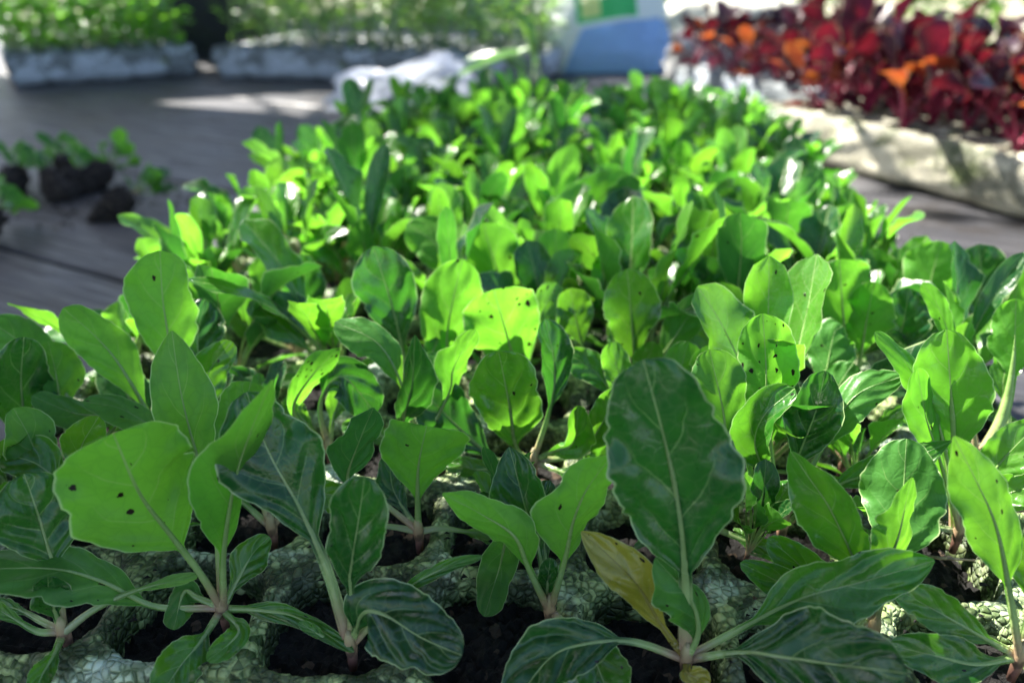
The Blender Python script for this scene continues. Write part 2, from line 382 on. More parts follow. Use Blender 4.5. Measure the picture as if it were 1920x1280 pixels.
        q = V[Ft[0]]; cen = cl[0]-Nr[0]*pr*0.6
        if np.dot(np.cross(q[1]-q[0], q[2]-q[0]), q[0]-cen) < 0: Ft = Ft[:, ::-1]
        Fc = np.vstack([Fc, Ft])
    return V, Fc, U1, U2
def leaf_obj(name, parent, mat, *a, origin=(0, 0, 0), **k):
    V, Fc, U1, U2 = leaf_arrays(*a, **k)
    me = mkmesh(name, V-np.array(origin), np.ascontiguousarray(Fc), mat, U1, U2)
    return link(name, me, parent)

def tube_mesh(name, P, R, mat, n=10, caps=True, rough=0.0, seed=0):
    r = random.Random(seed)
    P = [Vector(p) for p in P]; V = []; Fc = []
    for i, p in enumerate(P):
        t = (P[min(i+1, len(P)-1)]-P[max(i-1, 0)]).normalized()
        a = t.cross(Vector((0.3, 1, 0.1))).normalized(); b = t.cross(a)
        for k in range(n):
            q = 2*PI*k/n; rr = R[i]*(1+r.uniform(-rough, rough))
            V.append(p+a*math.cos(q)*rr+b*math.sin(q)*rr)
    for i in range(len(P)-1):
        for k in range(n):
            Fc.append((i*n+k, i*n+(k+1) % n, (i+1)*n+(k+1) % n, (i+1)*n+k))
    if caps: Fc.append(tuple(range(n))[::-1]); Fc.append(tuple(range((len(P)-1)*n, len(P)*n)))
    return mkmesh(name, V, Fc, mat)
STEM_ME = tube_mesh('stem', [(0, 0, -0.16*S), (0.004*S, 0, -0.05*S), (0, 0, 0.04*S), (0.0, 0, 0.10*S), (0, 0, 0.17*S)], [0.026*S, 0.032*S, 0.042*S, 0.034*S, 0.012*S], M_STEM, 12, rough=0.05)

# ------------------------------------------------------------------ the setting
def grid(name, sx, sy, cx, cy, z, mat, n=2):
    xs = np.linspace(-sx/2, sx/2, n)+cx; ys = np.linspace(-sy/2, sy/2, n)+cy
    X, Y = np.meshgrid(xs, ys); V = np.stack([X, Y, np.full_like(X, z)], -1).reshape(-1, 3)
    ix = np.arange(n*n).reshape(n, n); Fc = np.stack([ix[:-1, :-1], ix[:-1, 1:], ix[1:, 1:], ix[1:, :-1]], -1).reshape(-1, 4)
    return link(name, mkmesh(name, V, Fc, mat))
q = N('ground_earth'); o_ = q.coord('Object')
c_ = q.mix(q.mr(q.noise(o_, 3.0, 6.0, 0.6), 0.35, 0.7), (0.20, 0.16, 0.11), (0.42, 0.38, 0.28))
c_ = q.mix(q.mr(q.noise(o_, 0.9, 4.0), 0.5, 0.62), c_, (0.10, 0.18, 0.05))
M_GROUND = q.done(q.bsdf(c_, 0.9, q.bump(q.noise(o_, 20.0, 6.0), 0.8, 0.03)))
GZ = -0.85
tag(grid('ground', 300, 300, 0, 0, GZ, M_GROUND, 20), kind='structure')

def box_arr(x0, x1, y0, y1, z0, z1, bev=0.003):
    # simple chamfered box (top edges chamfered)
    b = bev
    V = [(x0, y0, z0), (x1, y0, z0), (x1, y1, z0), (x0, y1, z0), (x0, y0, z1-b), (x1, y0, z1-b), (x1, y1, z1-b), (x0, y1, z1-b),
         (x0+b, y0+b, z1), (x1-b, y0+b, z1), (x1-b, y1-b, z1), (x0+b, y1-b, z1)]
    Fc = [(3, 2, 1, 0), (0, 1, 5, 4), (1, 2, 6, 5), (2, 3, 7, 6), (3, 0, 4, 7), (4, 5, 9, 8), (5, 6, 10, 9), (6, 7, 11, 10), (7, 4, 8, 11), (8, 9, 10, 11)]
    return V, Fc
BZ = -1.5*S
bench_ang = math.radians(-24)
bench = empty('wooden_bench', (0, 1.1, BZ), bench_ang)
tag(bench, 'weathered grey wooden bench top of wide planks carrying all the seedling trays', 'bench')
pw = 0.22; wr = random.Random(3)
for i in range(-8, 8):
    V, Fc = box_arr(-2.6, 2.6, i*pw+0.002, (i+1)*pw-0.002, -0.03, 0.0-wr.random()*0.0012, 0.002)
    link('plank', mkmesh('plank', V, Fc, M_WOOD, smooth=False), bench)
for x in (-2.3, 2.3):
    for y in (-1.6, 1.6):
        V, Fc = box_arr(x-0.04, x+0.04, y-0.04, y+0.04, GZ-BZ+0.0, -0.032, 0.003)
        link('leg', mkmesh('leg', V, Fc, M_WOOD, smooth=False), bench)

# ------------------------------------------------------------------ polystyrene trays
TH = 1.46*S
def sm(x): x = np.clip(x, 0, 1); return x*x*(3-2*x)
def tray_mesh(name, nx, ny, resx, ysteps, mat, margin=0.55, lump=0.013, seed=1, x0=None):
    """cells centred on integer coordinates 0..nx-1, 0..ny-1 (units S); heightfield top plus flared sides"""
    r = np.random.RandomState(seed)
    xs = np.linspace(-margin, nx-1+margin, resx*nx+1); ys = ysteps
    W, H = nx-1+2*margin, ny-1+2*margin
    X, Y = np.meshgrid(xs, ys)
    ph = r.rand(12)*6.28
    def lumps(x, y):
        return (np.sin(3.1*x+ph[0]+1.3*np.sin(2.3*y+ph[1]))*np.sin(2.7*y+ph[2])+0.6*np.sin(7.3*x+ph[3]+2*np.sin(4.1*y))*np.sin(6.1*y+ph[4]+np.sin(5*x))+0.35*np.sin(15.3*x+ph[5]+2*y)*np.sin(14.1*y+ph[6]-3*x))
    cx = np.clip(np.round(X), 0, nx-1); cy = np.clip(np.round(Y), 0, ny-1)
    dx, dy = np.abs(X-cx), np.abs(Y-cy)
    d = (dx**3.2+dy**3.2)**(1/3.2)
    R = 0.45+0.01*np.sin(cx*5.1+cy*3.3)+0.018*lumps(X*1.4+3, Y*1.4)
    hole = sm((R-d)/0.07)
    z = lump*lumps(X, Y)-0.55*hole-0.03*sm((R+0.05-d)/0.06)
    ed = np.minimum(np.minimum(X+margin, nx-1+margin-X), np.minimum(Y+margin, ny-1+margin-Y))
    z -= 0.10*(1-sm(ed/0.12))**1.5
    # irregular outline
    V = np.stack([X*S, Y*S, z*S], -1)
    n1, n0 = X.shape
    ix = np.arange(n1*n0).reshape(n1, n0)
    Fc = [np.stack([ix[:-1, :-1], ix[:-1, 1:], ix[1:, 1:], ix[1:, :-1]], -1).reshape(-1, 4)]
    V = V.reshape(-1, 3)
    loop = np.r_[ix[0, :], ix[1:, -1], ix[-1, -2::-1], ix[-2:0:-1, 0]]
    prev = loop; cur = V[loop].copy(); cxm, cym = (nx-1)/2*S, (ny-1)/2*S
    levels = 10
    dirv = np.stack([np.where(np.abs(cur[:, 0]-cxm) > W/2*S-1e-6, np.sign(cur[:, 0]-cxm), 0), np.where(np.abs(cur[:, 1]-cym) > H/2*S-1e-6, np.sign(cur[:, 1]-cym), 0)], 1)
    zt = cur[:, 2].copy()
    al = np.arange(len(loop))
    for l in range(1, levels+1):
        t = l/levels
        bulge = (0.05*math.sin(PI*min(t*1.6, 1)) - 0.10*t**2 + 0.02 - 0.30*max(0, t-0.8)/0.2*(1 if t > .8 else 0))*S
        nzv = 0.022*S*(np.sin(al*0.37+l*1.9+ph[7])+np.sin(al*0.13+l*0.8+ph[8])) + 0.006*S*r.randn(len(loop))
        c = cur.copy(); c[:, :2] += dirv*(bulge+nzv)[:, None]; c[:, 2] = zt+(-TH-zt)*t
        if l == levels: c[:, 2] += 0.03*S*(0.5+0.5*np.sin(al*0.05+ph[9]))
        nid = np.arange(len(loop))+len(V); V = np.vstack([V, c])
        pn, nn = np.roll(prev, -1), np.roll(nid, -1)
        Fc.append(np.stack([prev, nid, nn, pn], -1)); prev = nid
    return mkmesh(name, V, np.vstack(Fc), mat), None
# main tray: column 0 is the leftmost
COL0 = -4.48; ROW0 = 3.75; NCOL, NROW = 9, 17
def cell(c, r, z=0.0): return Vector(((COL0+c)*S, (ROW0+r)*S, z))
ys = np.r_[np.arange(-0.6, 3.5, 1/50), np.arange(3.5, 16.61, 1/22)]; ys[-1] = 16.6
me, _ = tray_mesh('seedling_tray', NCOL, NROW, 50, ys, M_FOAM, margin=0.6)
tray = link('seedling_tray', me); tray.location = cell(0, 0)
tag(tray, 'long mossy polystyrene cell tray in the foreground holding the green chard seedlings', 'tray')

def soil_mesh(nx, ny, res, seed=5):
    r = np.random.RandomState(seed); Vs = []; Fs = []; off = 0
    for cy in range(ny):
        m = res if cy < 4 else 6
        for cx in range(nx):
            g = np.linspace(-0.44, 0.44, m+1); X, Y = np.meshgrid(g, g)
            z = -0.20+0.05*np.sin(cx*2.1+cy*1.3)-0.25*(X**2+Y**2)+0.022*r.randn(m+1, m+1)+0.03*np.sin(9*X+cx)*np.sin(8*Y+cy)
            Vs.append(np.stack([(X+cx)*S, (Y+cy)*S, z*S], -1).reshape(-1, 3))
            ix = np.arange((m+1)**2).reshape(m+1, m+1)+off; off += (m+1)**2
            Fs.append(np.stack([ix[:-1, :-1], ix[:-1, 1:], ix[1:, 1:], ix[1:, :-1]], -1).reshape(-1, 4))
    return mkmesh('potting_soil', np.vstack(Vs), np.vstack(Fs), M_SOIL)
so_ = link('potting_soil', soil_mesh(NCOL, NROW, 26)); so_.location = cell(0, 0)
tag(so_, 'dark damp potting soil filling the cells of the foreground tray', 'soil', kind='stuff')

# ------------------------------------------------------------------ hand placed seedlings of the near rows
# (base pixel) then leaves: points, width px, lean (cells, + is away), side, options
U, D_ = 1, -1
HERO = {
 'A0': ((122, 1192), 'front row seedling at the left edge with one broad dark leaf and thin stalks', [
    ([(122,1190),(108,1090),(88,1020),(68,955),(45,888)], 158, .25, U, dict(m='D', bs=.38, cup=.2)),
    ([(118,1185),(104,1150),(92,1110),(90,1080)], 70, -.05, U, dict(m='D', bs=.2)),
    ([(118,1192),(70,1183),(20,1155),(-40,1120)], 26, -.05, U, dict(bs=.3)),
    ([(116,1188),(80,1165),(30,1140),(-30,1130)], 28, .25, U, dict(bs=.4)),
    ([(120,1198),(102,1225),(80,1262),(60,1310)], 42, -.3, U, dict(bs=.15)),
    ([(128,1188),(180,1140),(260,1105),(372,1078)], 24, .25, D_, dict(m='Y2', bs=.55))]),
 'A1': ((418, 1148), 'seedling in the front row with the big round bright leaf leaning left', [
    ([(412,1145),(372,1070),(318,1000),(262,925),(212,812)], 262, -.25, D_, dict(m='L', bs=.36, cup=.22, pk=.52, tip=.42, rise=.55, wob=.035, asym=.02)),
    ([(425,1140),(418,1030),(440,900),(472,805),(511,712)], 150, -.15, D_, dict(m='L', bs=.22, roll=42, cup=.1, fold=.25, pk=.42, tip=.9)),
    ([(408,1157),(290,1137),(190,1090),(90,1065),(-70,1068)], 118, -.35, D_, dict(m='N', bs=.26, roll=25, cup=.15, pk=.45)),
    ([(412,1156),(480,1143),(560,1158),(664,1222)], 36, -.25, U, dict(m='N', bs=.05, pk=.4)),
    ([(412,1165),(378,1200),(340,1245),(290,1320)], 84, -.45, U, dict(m='N', bs=.2, pk=.5)),
    ([(440,1160),(448,1180),(425,1210),(388,1238)], 46, -.25, U, dict(m='L', bs=.05)),
    ([(425,1110),(402,960),(368,850),(340,740),(322,620)], 112, .45, D_, dict(m='N', bs=.36, cup=.2, pk=.55, tip=.75)),
    ([(430,1130),(460,1060),(480,1030),(505,1005)], 60, .35, U, dict(bs=.1)),
    ([(405,1140),(370,1120),(345,1110),(325,1180)], 50, .1, D_, dict(bs=.1))]),
 'A2': ((658, 1218), 'front row seedling with a long stalked dark leaf and a low glossy round leaf', [
    ([(655,1215),(612,1065),(558,945),(505,850),(462,735)], 172, .35, U, dict(m='D', bs=.38, cup=.15, pk=.58, tip=.5, thick=.036)),
    ([(662,1205),(658,1120),(656,1078),(670,990),(684,893)], 118, .0, U, dict(m='D', bs=.3, cup=.12, ruffle=.12, pk=.5, pucker=.09, roll=-12)),
    ([(660,1190),(680,1150),(720,1152),(790,1195),(866,1228)], 142, -.3, U, dict(m='D', bs=.12, cup=-.12, pk=.5, tip=.42, rise=.5)),
    ([(668,1190),(745,1117),(820,1070),(905,1042)], 26, .2, U, dict(m='N', bs=.3)),
    ([(650,1215),(610,1195),(560,1165)], 22, .0, U, dict(m='N', bs=.3))]),
 'A3': ((1030, 1150), 'front-row seedling in the middle with two bright wing-like leaves opening in a V', [
    ([(1036,1146),(1058,1050),(1075,975),(1102,915),(1148,852)], 128, .05, D_, dict(m='L', bs=.28, roll=25, pk=.42, cup=.25, tip=.8, asym=.15)),
    ([(1018,1150),(992,1065),(965,1005),(905,965),(830,925)], 92, -.1, D_, dict(m='L', bs=.28, roll=-25, cup=.3, pk=.4, tip=.8)),
    ([(1022,1120),(1008,1020),(985,950),(955,838)], 110, .45, U, dict(m='D', bs=.3, cup=.25, fold=.25, roll=-15, pk=.5, tip=.7)),
    ([(1030,1130),(1020,1010),(1012,960),(1030,900)], 60, .55, U, dict(m='D', bs=.3, cup=.25)),
    ([(1028,1145),(1026,1110),(1028,1080),(1032,1045)], 48, .05, U, dict(m='D', bs=.15, cup=.5)),
    ([(1005,1100),(960,1010),(935,1070),(908,1155)], 70, .3, D_, dict(m='N', bs=.3, pk=.6)),
    ([(1045,1158),(1085,1192),(1115,1235),(1150,1330)], 105, -.35, U, dict(m='N', bs=.2, pk=.55))]),
 'A4': ((1285, 1242), 'front-row seedling with the largest upright dark blue-green leaf of the tray', [
    ([(1283,1240),(1285,1085),(1272,950),(1245,820),(1206,674)], 242, .1, U, dict(m='D', bs=.30, cup=.10, pk=.54, tip=.43, rise=.42, thick=.042, hi=1, ruffle=.13, pucker=.04, scal=.03)),
    ([(1285,1240),(1308,1180),(1290,1115),(1228,1046)], 112, .05, D_, dict(m='N', bs=.12, roll=35, cup=.4, ruffle=.14, pk=.45, hi=1)),
    ([(1300,1232),(1400,1172),(1510,1118),(1625,1088),(1752,1050)], 132, .3, U, dict(m='N', bs=.24, roll=15, cup=.2, pk=.5, tip=.8, hi=1)),
    ([(1310,1222),(1390,1222),(1470,1232),(1570,1245),(1700,1262)], 188, -.55, U, dict(m='D', bs=.2, cup=.12, pk=.55, tip=.5, hi=1, roll=-10, pucker=.06)),
    ([(1270,1228),(1190,1203),(1100,1205),(1030,1235),(955,1330)], 128, -.35, U, dict(m='D', bs=.33, cup=.3, pk=.5, roll=15, hi=1)),
    ([(1272,1226),(1238,1168),(1195,1095),(1140,1040),(1090,996)], 88, .15, U, dict(m='Y', bs=.12, cup=.3, pk=.5, tip=.75, rise=1.0)),
    ([(1275,1245),(1290,1262),(1310,1270),(1330,1285)], 44, -.1, U, dict(m='Y', bs=.1))]),
 'A5': ((1636, 1186), 'pink-based front-row seedling whose two upright leaves form a deep green V', [
    ([(1625,1180),(1605,1060),(1560,960),(1520,900),(1483,846)], 128, .15, U, dict(m='N', bs=.26, roll=-30, cup=.3, pk=.45, tip=.7)),
    ([(1645,1180),(1655,1080),(1685,1000),(1710,895)], 100, .1, D_, dict(m='N', bs=.3, roll=50, cup=.3, pk=.45, tip=.8)),
    ([(1640,1170),(1668,1050),(1690,960),(1700,822)], 150, .6, D_, dict(m='N', bs=.3, cup=.2, pk=.5)),
    ([(1630,1180),(1550,1110),(1490,1050),(1440,1008)], 80, .2, U, dict(m='N', bs=.1, pk=.5)),
    ([(1625,1185),(1530,1128),(1460,1090),(1388,1055)], 66, .05, U, dict(m='N', bs=.1, pk=.55))]),
 'A6': ((1908, 1238), 'pink-based seedling at the right end of the front row with a tall arching leaf', [
    ([(1905,1230),(1890,1100),(1868,990),(1830,900),(1788,818)], 118, .15, D_, dict(m='N', bs=.30, roll=20, cup=.2, pk=.42, tip=.8)),
    ([(1900,1232),(1840,1192),(1765,1150),(1678,1102)], 78, .1, U, dict(m='N', bs=.15, pk=.5)),
    ([(1905,1240),(1830,1245),(1760,1230),(1668,1208)], 86, -.2, U, dict(m='N', bs=.05, pk=.5)),
    ([(1915,1230),(1935,1130),(1960,1040),(1990,960)], 110, .1, U, dict(m='N', bs=.3))]),
 'B1': ((510, 995), 'seedling of the second row mostly hidden behind the long-stalked dark leaf', [
    ([(508,990),(470,880),(455,800),(470,715)], 120, .2, D_, dict(m='N', bs=.3)),
    ([(512,990),(505,940),(480,900),(450,880)], 60, .1, U, dict(m='N', bs=.2)),
    ([(515,985),(560,930),(610,925),(660,940)], 60, .3, U, dict(m='N', bs=.3)),
    ([(500,990),(440,930),(380,905),(320,900)], 60, .2, U, dict(m='N', bs=.2))]),
 'B2': ((785, 1003), 'second-row seedling with one fan-shaped bright leaf on a broad wing', [
    ([(785,1000),(783,930),(785,870),(800,798)], 172, .1, D_, dict(m='L', bs=.12, cup=.3, pk=.76, rise=1.5, tip=.3)),
    ([(780,1000),(755,950),(735,910),(730,850)], 60, .35, U, dict(m='D', bs=.2)),
    ([(780,998),(735,987),(690,986),(640,984)], 20, .0, U, dict(m='P', bs=.6)),
    ([(792,997),(830,990),(880,997),(935,1000)], 26, .1, U, dict(m='P', bs=.5)),
    ([(775,990),(700,930),(650,900),(700,764)], 100, .0, D_, dict(m='D', bs=.45, roll=30, pk=.5, tip=.9))]),
 'B3': ((1335, 995), 'second-row seedling half hidden behind the largest leaf', [
    ([(1335,990),(1350,900),(1360,800),(1330,655)], 110, .35, D_, dict(m='N', bs=.4)),
    ([(1338,990),(1350,920),(1345,860),(1335,800)], 70, .1, U, dict(m='D', bs=.3)),
    ([(1345,995),(1390,1010),(1440,1030),(1480,1042)], 34, -.05, U, dict(m='N', bs=.2))]),
 'B4': ((1465, 995), 'second-row seedling with a sunlit upright leaf dotted with dark soil specks', [
    ([(1462,990),(1448,870),(1438,760),(1436,680),(1430,588)], 122, .35, D_, dict(m='S', bs=.38, cup=.2, pk=.55, tip=.5)),
    ([(1450,990),(1435,890),(1415,830),(1435,775),(1490,728)], 92, .0, U, dict(m='N', bs=.35, cup=.5, roll=-20, pk=.5)),
    ([(1470,990),(1485,890),(1505,835),(1530,770),(1548,695)], 98, .1, U, dict(m='D', bs=.35, cup=.25, pk=.6)),
    ([(1478,985),(1530,860),(1600,745),(1692,705)], 76, .35, D_, dict(m='N', bs=.4, roll=-10, pk=.5)),
    ([(1475,990),(1500,960),(1540,960),(1570,985)], 40, -.1, U, dict(m='N', bs=.2)),
    ([(1475,985),(1570,910),(1660,880),(1785,826)], 66, .0, U, dict(m='N', bs=.3, pk=.5, tip=.9))]),
 'B5': ((1795, 1003), 'second-row seedling on a thick pale stem with a sunlit oblong leaf', [
    ([(1793,1000),(1792,900),(1788,820),(1782,720),(1775,618)], 138, .2, U, dict(m='L', bs=.36, cup=.15, pk=.5, tip=.5, thick=.05)),
    ([(1788,985),(1760,860),(1735,780),(1720,690)], 70, .1, D_, dict(m='L', bs=.3, roll=40)),
    ([(1790,960),(1760,800),(1705,690),(1640,622)], 46, .3, D_, dict(m='L', bs=.4, roll=30)),
    ([(1800,990),(1850,905),(1890,850),(1950,790)], 84, .1, U, dict(m='L', bs=.3)),
    ([(1800,995),(1850,950),(1890,925),(1960,905)], 74, -.1, U, dict(m='L', bs=.3)),
    ([(1785,1000),(1740,985),(1700,975)], 20, .0, U, dict(m='P', bs=.5)),
    ([(1805,1000),(1850,1008),(1900,1000)], 24, .0, U, dict(m='P', bs=.5))]),
 'B0': ((215, 1000), 'second-row seedling behind the big round leaf with leaves spreading left', [
    ([(215,1000),(190,900),(150,850),(185,780)], 70, .1, U, dict(m='N', bs=.4)),
    ([(215,1000),(130,920),(70,870),(5,850)], 90, .1, U, dict(m='N', bs=.3)),
    ([(210,1000),(120,980),(60,830),(25,765)], 90, .2, D_, dict(m='N', bs=.4)),
    ([(222,1000),(300,940),(340,900),(400,860)], 70, .3, U, dict(m='N', bs=.3))]),
 'C0': ((150, 872), 'third-row seedling by the left side with a grey-green leaf and two flat leaves', [
    ([(120,880),(60,820),(40,730),(45,632)], 112, .0, U, dict(m='D', bs=.2, cup=.1)),
    ([(160,870),(220,790),(140,775),(60,742)], 66, -.1, D_, dict(m='N', bs=.3, roll=20)),
    ([(170,870),(330,850),(240,772),(155,752)], 62, -.2, D_, dict(m='N', bs=.4, roll=25)),
    ([(150,870),(120,790),(105,700),(90,640)], 90, .2, D_, dict(m='N', bs=.3)),
    ([(150,870),(130,750),(60,660),(-20,600)], 90, .4, D_, dict(m='N', bs=.4))]),
 'C1': ((330, 872), 'third-row seedling with a tall rounded bright leaf standing clear of its neighbours', [
    ([(330,870),(328,760),(318,650),(305,560),(300,470)], 124, .4, D_, dict(m='L', bs=.38, cup=.18, pk=.58, tip=.45)),
    ([(325,870),(270,760),(218,675),(170,622),(118,578)], 92, .2, D_, dict(m='L', bs=.3, cup=.2)),
    ([(335,870),(370,780),(390,700),(435,640)], 74, .3, U, dict(m='N', bs=.3)),
    ([(330,870),(280,800),(230,720),(240,660)], 90, .6, D_, dict(m='D', bs=.3)),
    ([(340,870),(380,740),(370,640),(385,560)], 90, .9, U, dict(m='D', bs=.4))]),
 'C2': ((618, 850), 'third-row seedling with a drooping glossy dark leaf and a narrow bright leaf', [
    ([(620,845),(600,760),(640,705),(705,775)], 92, .0, U, dict(m='D', bs=.42, cup=.3, pk=.5)),
    ([(612,845),(550,775),(580,710),(637,652)], 60, -.1, D_, dict(m='S', bs=.25, roll=25, tip=.9)),
    ([(630,845),(625,780),(640,740),(650,700)], 60, .3, U, dict(m='N', bs=.3)),
    ([(610,845),(580,800),(555,770),(540,740)], 40, .1, U, dict(m='N', bs=.3)),
    ([(605,845),(540,770),(470,730),(398,712)], 72, .4, U, dict(m='D', bs=.4)),
    ([(630,850),(700,820),(740,830),(790,850)], 50, .1, U, dict(m='N', bs=.3))]),
 'C3': ((775, 868), 'third-row seedling with a slim upright dark leaf and one arching left', [
    ([(750,870),(755,800),(772,720),(778,628)], 82, -.1, U, dict(m='D', bs=.2, roll=35, pk=.45, tip=.8, fold=.3)),
    ([(775,865),(765,760),(715,650),(628,604)], 76, .3, D_, dict(m='N', bs=.4, roll=20)),
    ([(790,865),(840,740),(850,690),(892,618)], 70, .3, D_, dict(m='N', bs=.4, roll=40)),
    ([(775,868),(815,780),(815,700),(800,660)], 60, .6, D_, dict(m='N', bs=.3)),
    ([(780,865),(720,820),(690,800),(640,800)], 40, .1, U, dict(m='N', bs=.3))]),
 'C4': ((1000, 872), 'third-row seedling in the middle with a rounded crinkled leaf facing the camera', [
    ([(985,890),(968,840),(955,760),(935,658)], 134, -.4, U, dict(m='N', bs=.16, cup=.12, pk=.56, tip=.45, rise=.6, pucker=.06, hi=1)),
    ([(1020,865),(1030,770),(1040,690),(1022,598)], 72, .3, U, dict(m='D', bs=.35, cup=.5, roll=20)),
    ([(970,880),(930,860),(860,800),(785,725)], 104, .1, U, dict(m='D', bs=.25, cup=.15)),
    ([(1025,868),(1040,845),(1075,830),(1085,760)], 66, -.1, U, dict(m='N', bs=.1, cup=.6, roll=20)),
    ([(1035,868),(1085,850),(1125,800),(1160,728)], 66, .0, U, dict(m='N', bs=.3)),
    ([(960,880),(900,880),(860,870),(820,860)], 44, .1, U, dict(m='N', bs=.2)),
    ([(1040,870),(1080,890),(1120,870),(1150,840)], 60, .0, U, dict(m='N', bs=.2))]),
 'C5': ((1245, 860), 'third-row seedling standing behind the largest leaf', [
    ([(1250,860),(1265,770),(1275,700),(1290,640)], 74, .3, D_, dict(m='L', bs=.4)),
    ([(1245,860),(1200,780),(1160,700),(1150,640)], 60, .3, U, dict(m='L', bs=.4)),
    ([(1250,860),(1310,790),(1345,720),(1320,650)], 90, .1, D_, dict(m='N', bs=.35)),
    ([(1240,860),(1180,790),(1120,700),(1058,660)], 62, .4, U, dict(m='N', bs=.5))]),
 'C6': ((1580, 868), 'third-row seedling among dappled light with low spreading leaves', [
    ([(1580,865),(1560,790),(1570,730),(1600,680)], 80, .3, D_, dict(m='N', bs=.3)),
    ([(1585,865),(1640,820),(1680,780),(1720,790)], 44, .1, U, dict(m='N', bs=.3)),
    ([(1575,865),(1540,800),(1560,640),(1580,610)], 90, .6, D_, dict(m='N', bs=.5))]),
 'C7': ((1830, 880), 'third-row seedling near the right edge with pale sunlit stalks', [
    ([(1835,880),(1880,780),(1900,680),(1905,560)], 90, .3, D_, dict(m='L', bs=.5, thick=.05)),
    ([(1840,880),(1890,800),(1880,720),(1900,640)], 50, .4, U, dict(m='L', bs=.5)),
    ([(1830,880),(1820,780),(1770,600),(1730,530)], 40, .3, D_, dict(m='L', bs=.6))]),
 'D3': ((765, 752), 'fourth-row seedling with a long dark upright leaf with pale midrib', [
    ([(768,750),(757,670),(742,600),(722,530),(700,462)], 112, .15, U, dict(m='D', bs=.3, cup=.15, pk=.6, tip=.45, roll=-10)),
    ([(770,750),(785,690),(740,660),(700,640)], 50, .2, U, dict(m='N', bs=.3)),
    ([(770,750),(800,680),(820,640),(835,600)], 50, .3, D_, dict(m='N', bs=.4))]),
 'D4': ((955, 752), 'fourth-row seedling with a broad bright leaf specked near its tip', [
    ([(970,750),(968,700),(948,620),(925,543)], 150, -.1, D_, dict(m='S', bs=.1, cup=.22, pk=.62, tip=.38, rise=.8)),
    ([(930,750),(855,690),(838,640),(850,560),(868,486)], 118, .3, D_, dict(m='L', bs=.25, cup=.15, pk=.6)),
    ([(960,750),(990,680),(1010,600),(1045,530)], 60, .4, U, dict(m='S', bs=.4))]),
 'D5': ((1185, 752), 'fourth-row seedling with a rounded upright leaf, half in sun', [
    ([(1190,750),(1188,670),(1183,590),(1176,504)], 106, .1, U, dict(m='N', bs=.25, cup=.2, pk=.62, tip=.45)),
    ([(1180,750),(1150,680),(1160,640),(1150,590)], 44, .2, D_, dict(m='N', bs=.3)),
    ([(1185,750),(1210,680),(1220,660),(1225,640)], 56, -.1, U, dict(m='L', bs=.2)),
    ([(1175,750),(1110,690),(1080,600),(1070,540)], 76, .2, U, dict(m='N', bs=.55)),
    ([(1195,750),(1260,640),(1300,580),(1330,560)], 70, .2, D_, dict(m='L', bs=.3))]),
 'D6': ((1400, 752), 'fourth-row seedling with several sunlit leaves fanned to the right', [
    ([(1400,750),(1370,660),(1360,600),(1350,530)], 90, .2, D_, dict(m='L', bs=.4)),
    ([(1405,750),(1400,660),(1440,580),(1525,500)], 70, .2, U, dict(m='L', bs=.4, roll=20)),
    ([(1400,750),(1350,660),(1300,600),(1280,560)], 66, .2, U, dict(m='L', bs=.3)),
    ([(1405,750),(1450,690),(1500,640),(1520,600)], 50, .2, U, dict(m='N', bs=.3))]),
 'D7': ((1595, 752), 'fourth-row seedling toward the right with two round sunlit leaves', [
    ([(1590,750),(1588,660),(1580,580),(1574,486)], 120, .2, D_, dict(m='L', bs=.42, cup=.2, pk=.6, tip=.4)),
    ([(1600,750),(1612,680),(1625,600),(1640,528)], 92, .05, D_, dict(m='L', bs=.35, cup=.1, pk=.55, tip=.5)),
    ([(1605,750),(1660,680),(1690,620),(1705,540)], 90, .2, U, dict(m='D', bs=.4, cup=.1)),
    ([(1610,750),(1680,700),(1740,640),(1765,600)], 84, .2, U, dict(m='D', bs=.4)),
    ([(1590,750),(1540,690),(1510,640),(1560,610)], 56, .0, U, dict(m='L', bs=.3))]),
 'E3': ((560, 665), 'fifth-row seedling on the left with a rounded shaded leaf', [
    ([(565,665),(565,600),(570,540),(562,476)], 82, .1, U, dict(m='D', bs=.3)),
    ([(560,665),(520,600),(510,540),(490,480)], 76, .4, D_, dict(m='L', bs=.4)),
    ([(555,665),(470,620),(450,570),(420,540)], 70, .1, U, dict(m='N', bs=.3)),
    ([(560,665),(610,620),(645,570),(655,520)], 44, .0, D_, dict(m='L', bs=.3))]),
 'E4': ((985, 665), 'fifth-row seedling with a large folded sunlit leaf', [
    ([(975,665),(960,590),(930,500),(905,418)], 130, .4, D_, dict(m='L', bs=.25, cup=.3, fold=.3)),
    ([(985,665),(1010,600),(1040,530),(1042,428)], 96, .5, D_, dict(m='L', bs=.4, cup=.1)),
    ([(975,665),(900,560),(820,460),(762,420)], 90, .7, D_, dict(m='L', bs=.45)),
    ([(990,665),(1060,600),(1130,530),(1190,455)], 80, .6, U, dict(m='L', bs=.5))]),
 'E7': ((1750, 680), 'fifth-row seedling near the right edge with a big sunlit leaf turned aside', [
    ([(1745,680),(1740,600),(1745,530),(1765,452)], 106, .2, D_, dict(m='L', bs=.35, cup=.15)),
    ([(1760,680),(1820,620),(1840,540),(1835,458)], 104, .3, U, dict(m='D', bs=.35, cup=.2)),
    ([(1765,680),(1860,640),(1895,580),(1915,500)], 96, .0, D_, dict(m='L', bs=.4)),
    ([(1760,680),(1770,640),(1820,640),(1880,640)], 44, -.3, U, dict(m='L', bs=.4))]),
 'G5': ((1110, 530), 'seedling of the seventh row with a wide flat bright leaf tilted right', [
    ([(1090,520),(1095,440),(1120,380),(1175,322)], 100, .1, D_, dict(m='L', bs=.3, cup=.0, pk=.5, tip=.55)),
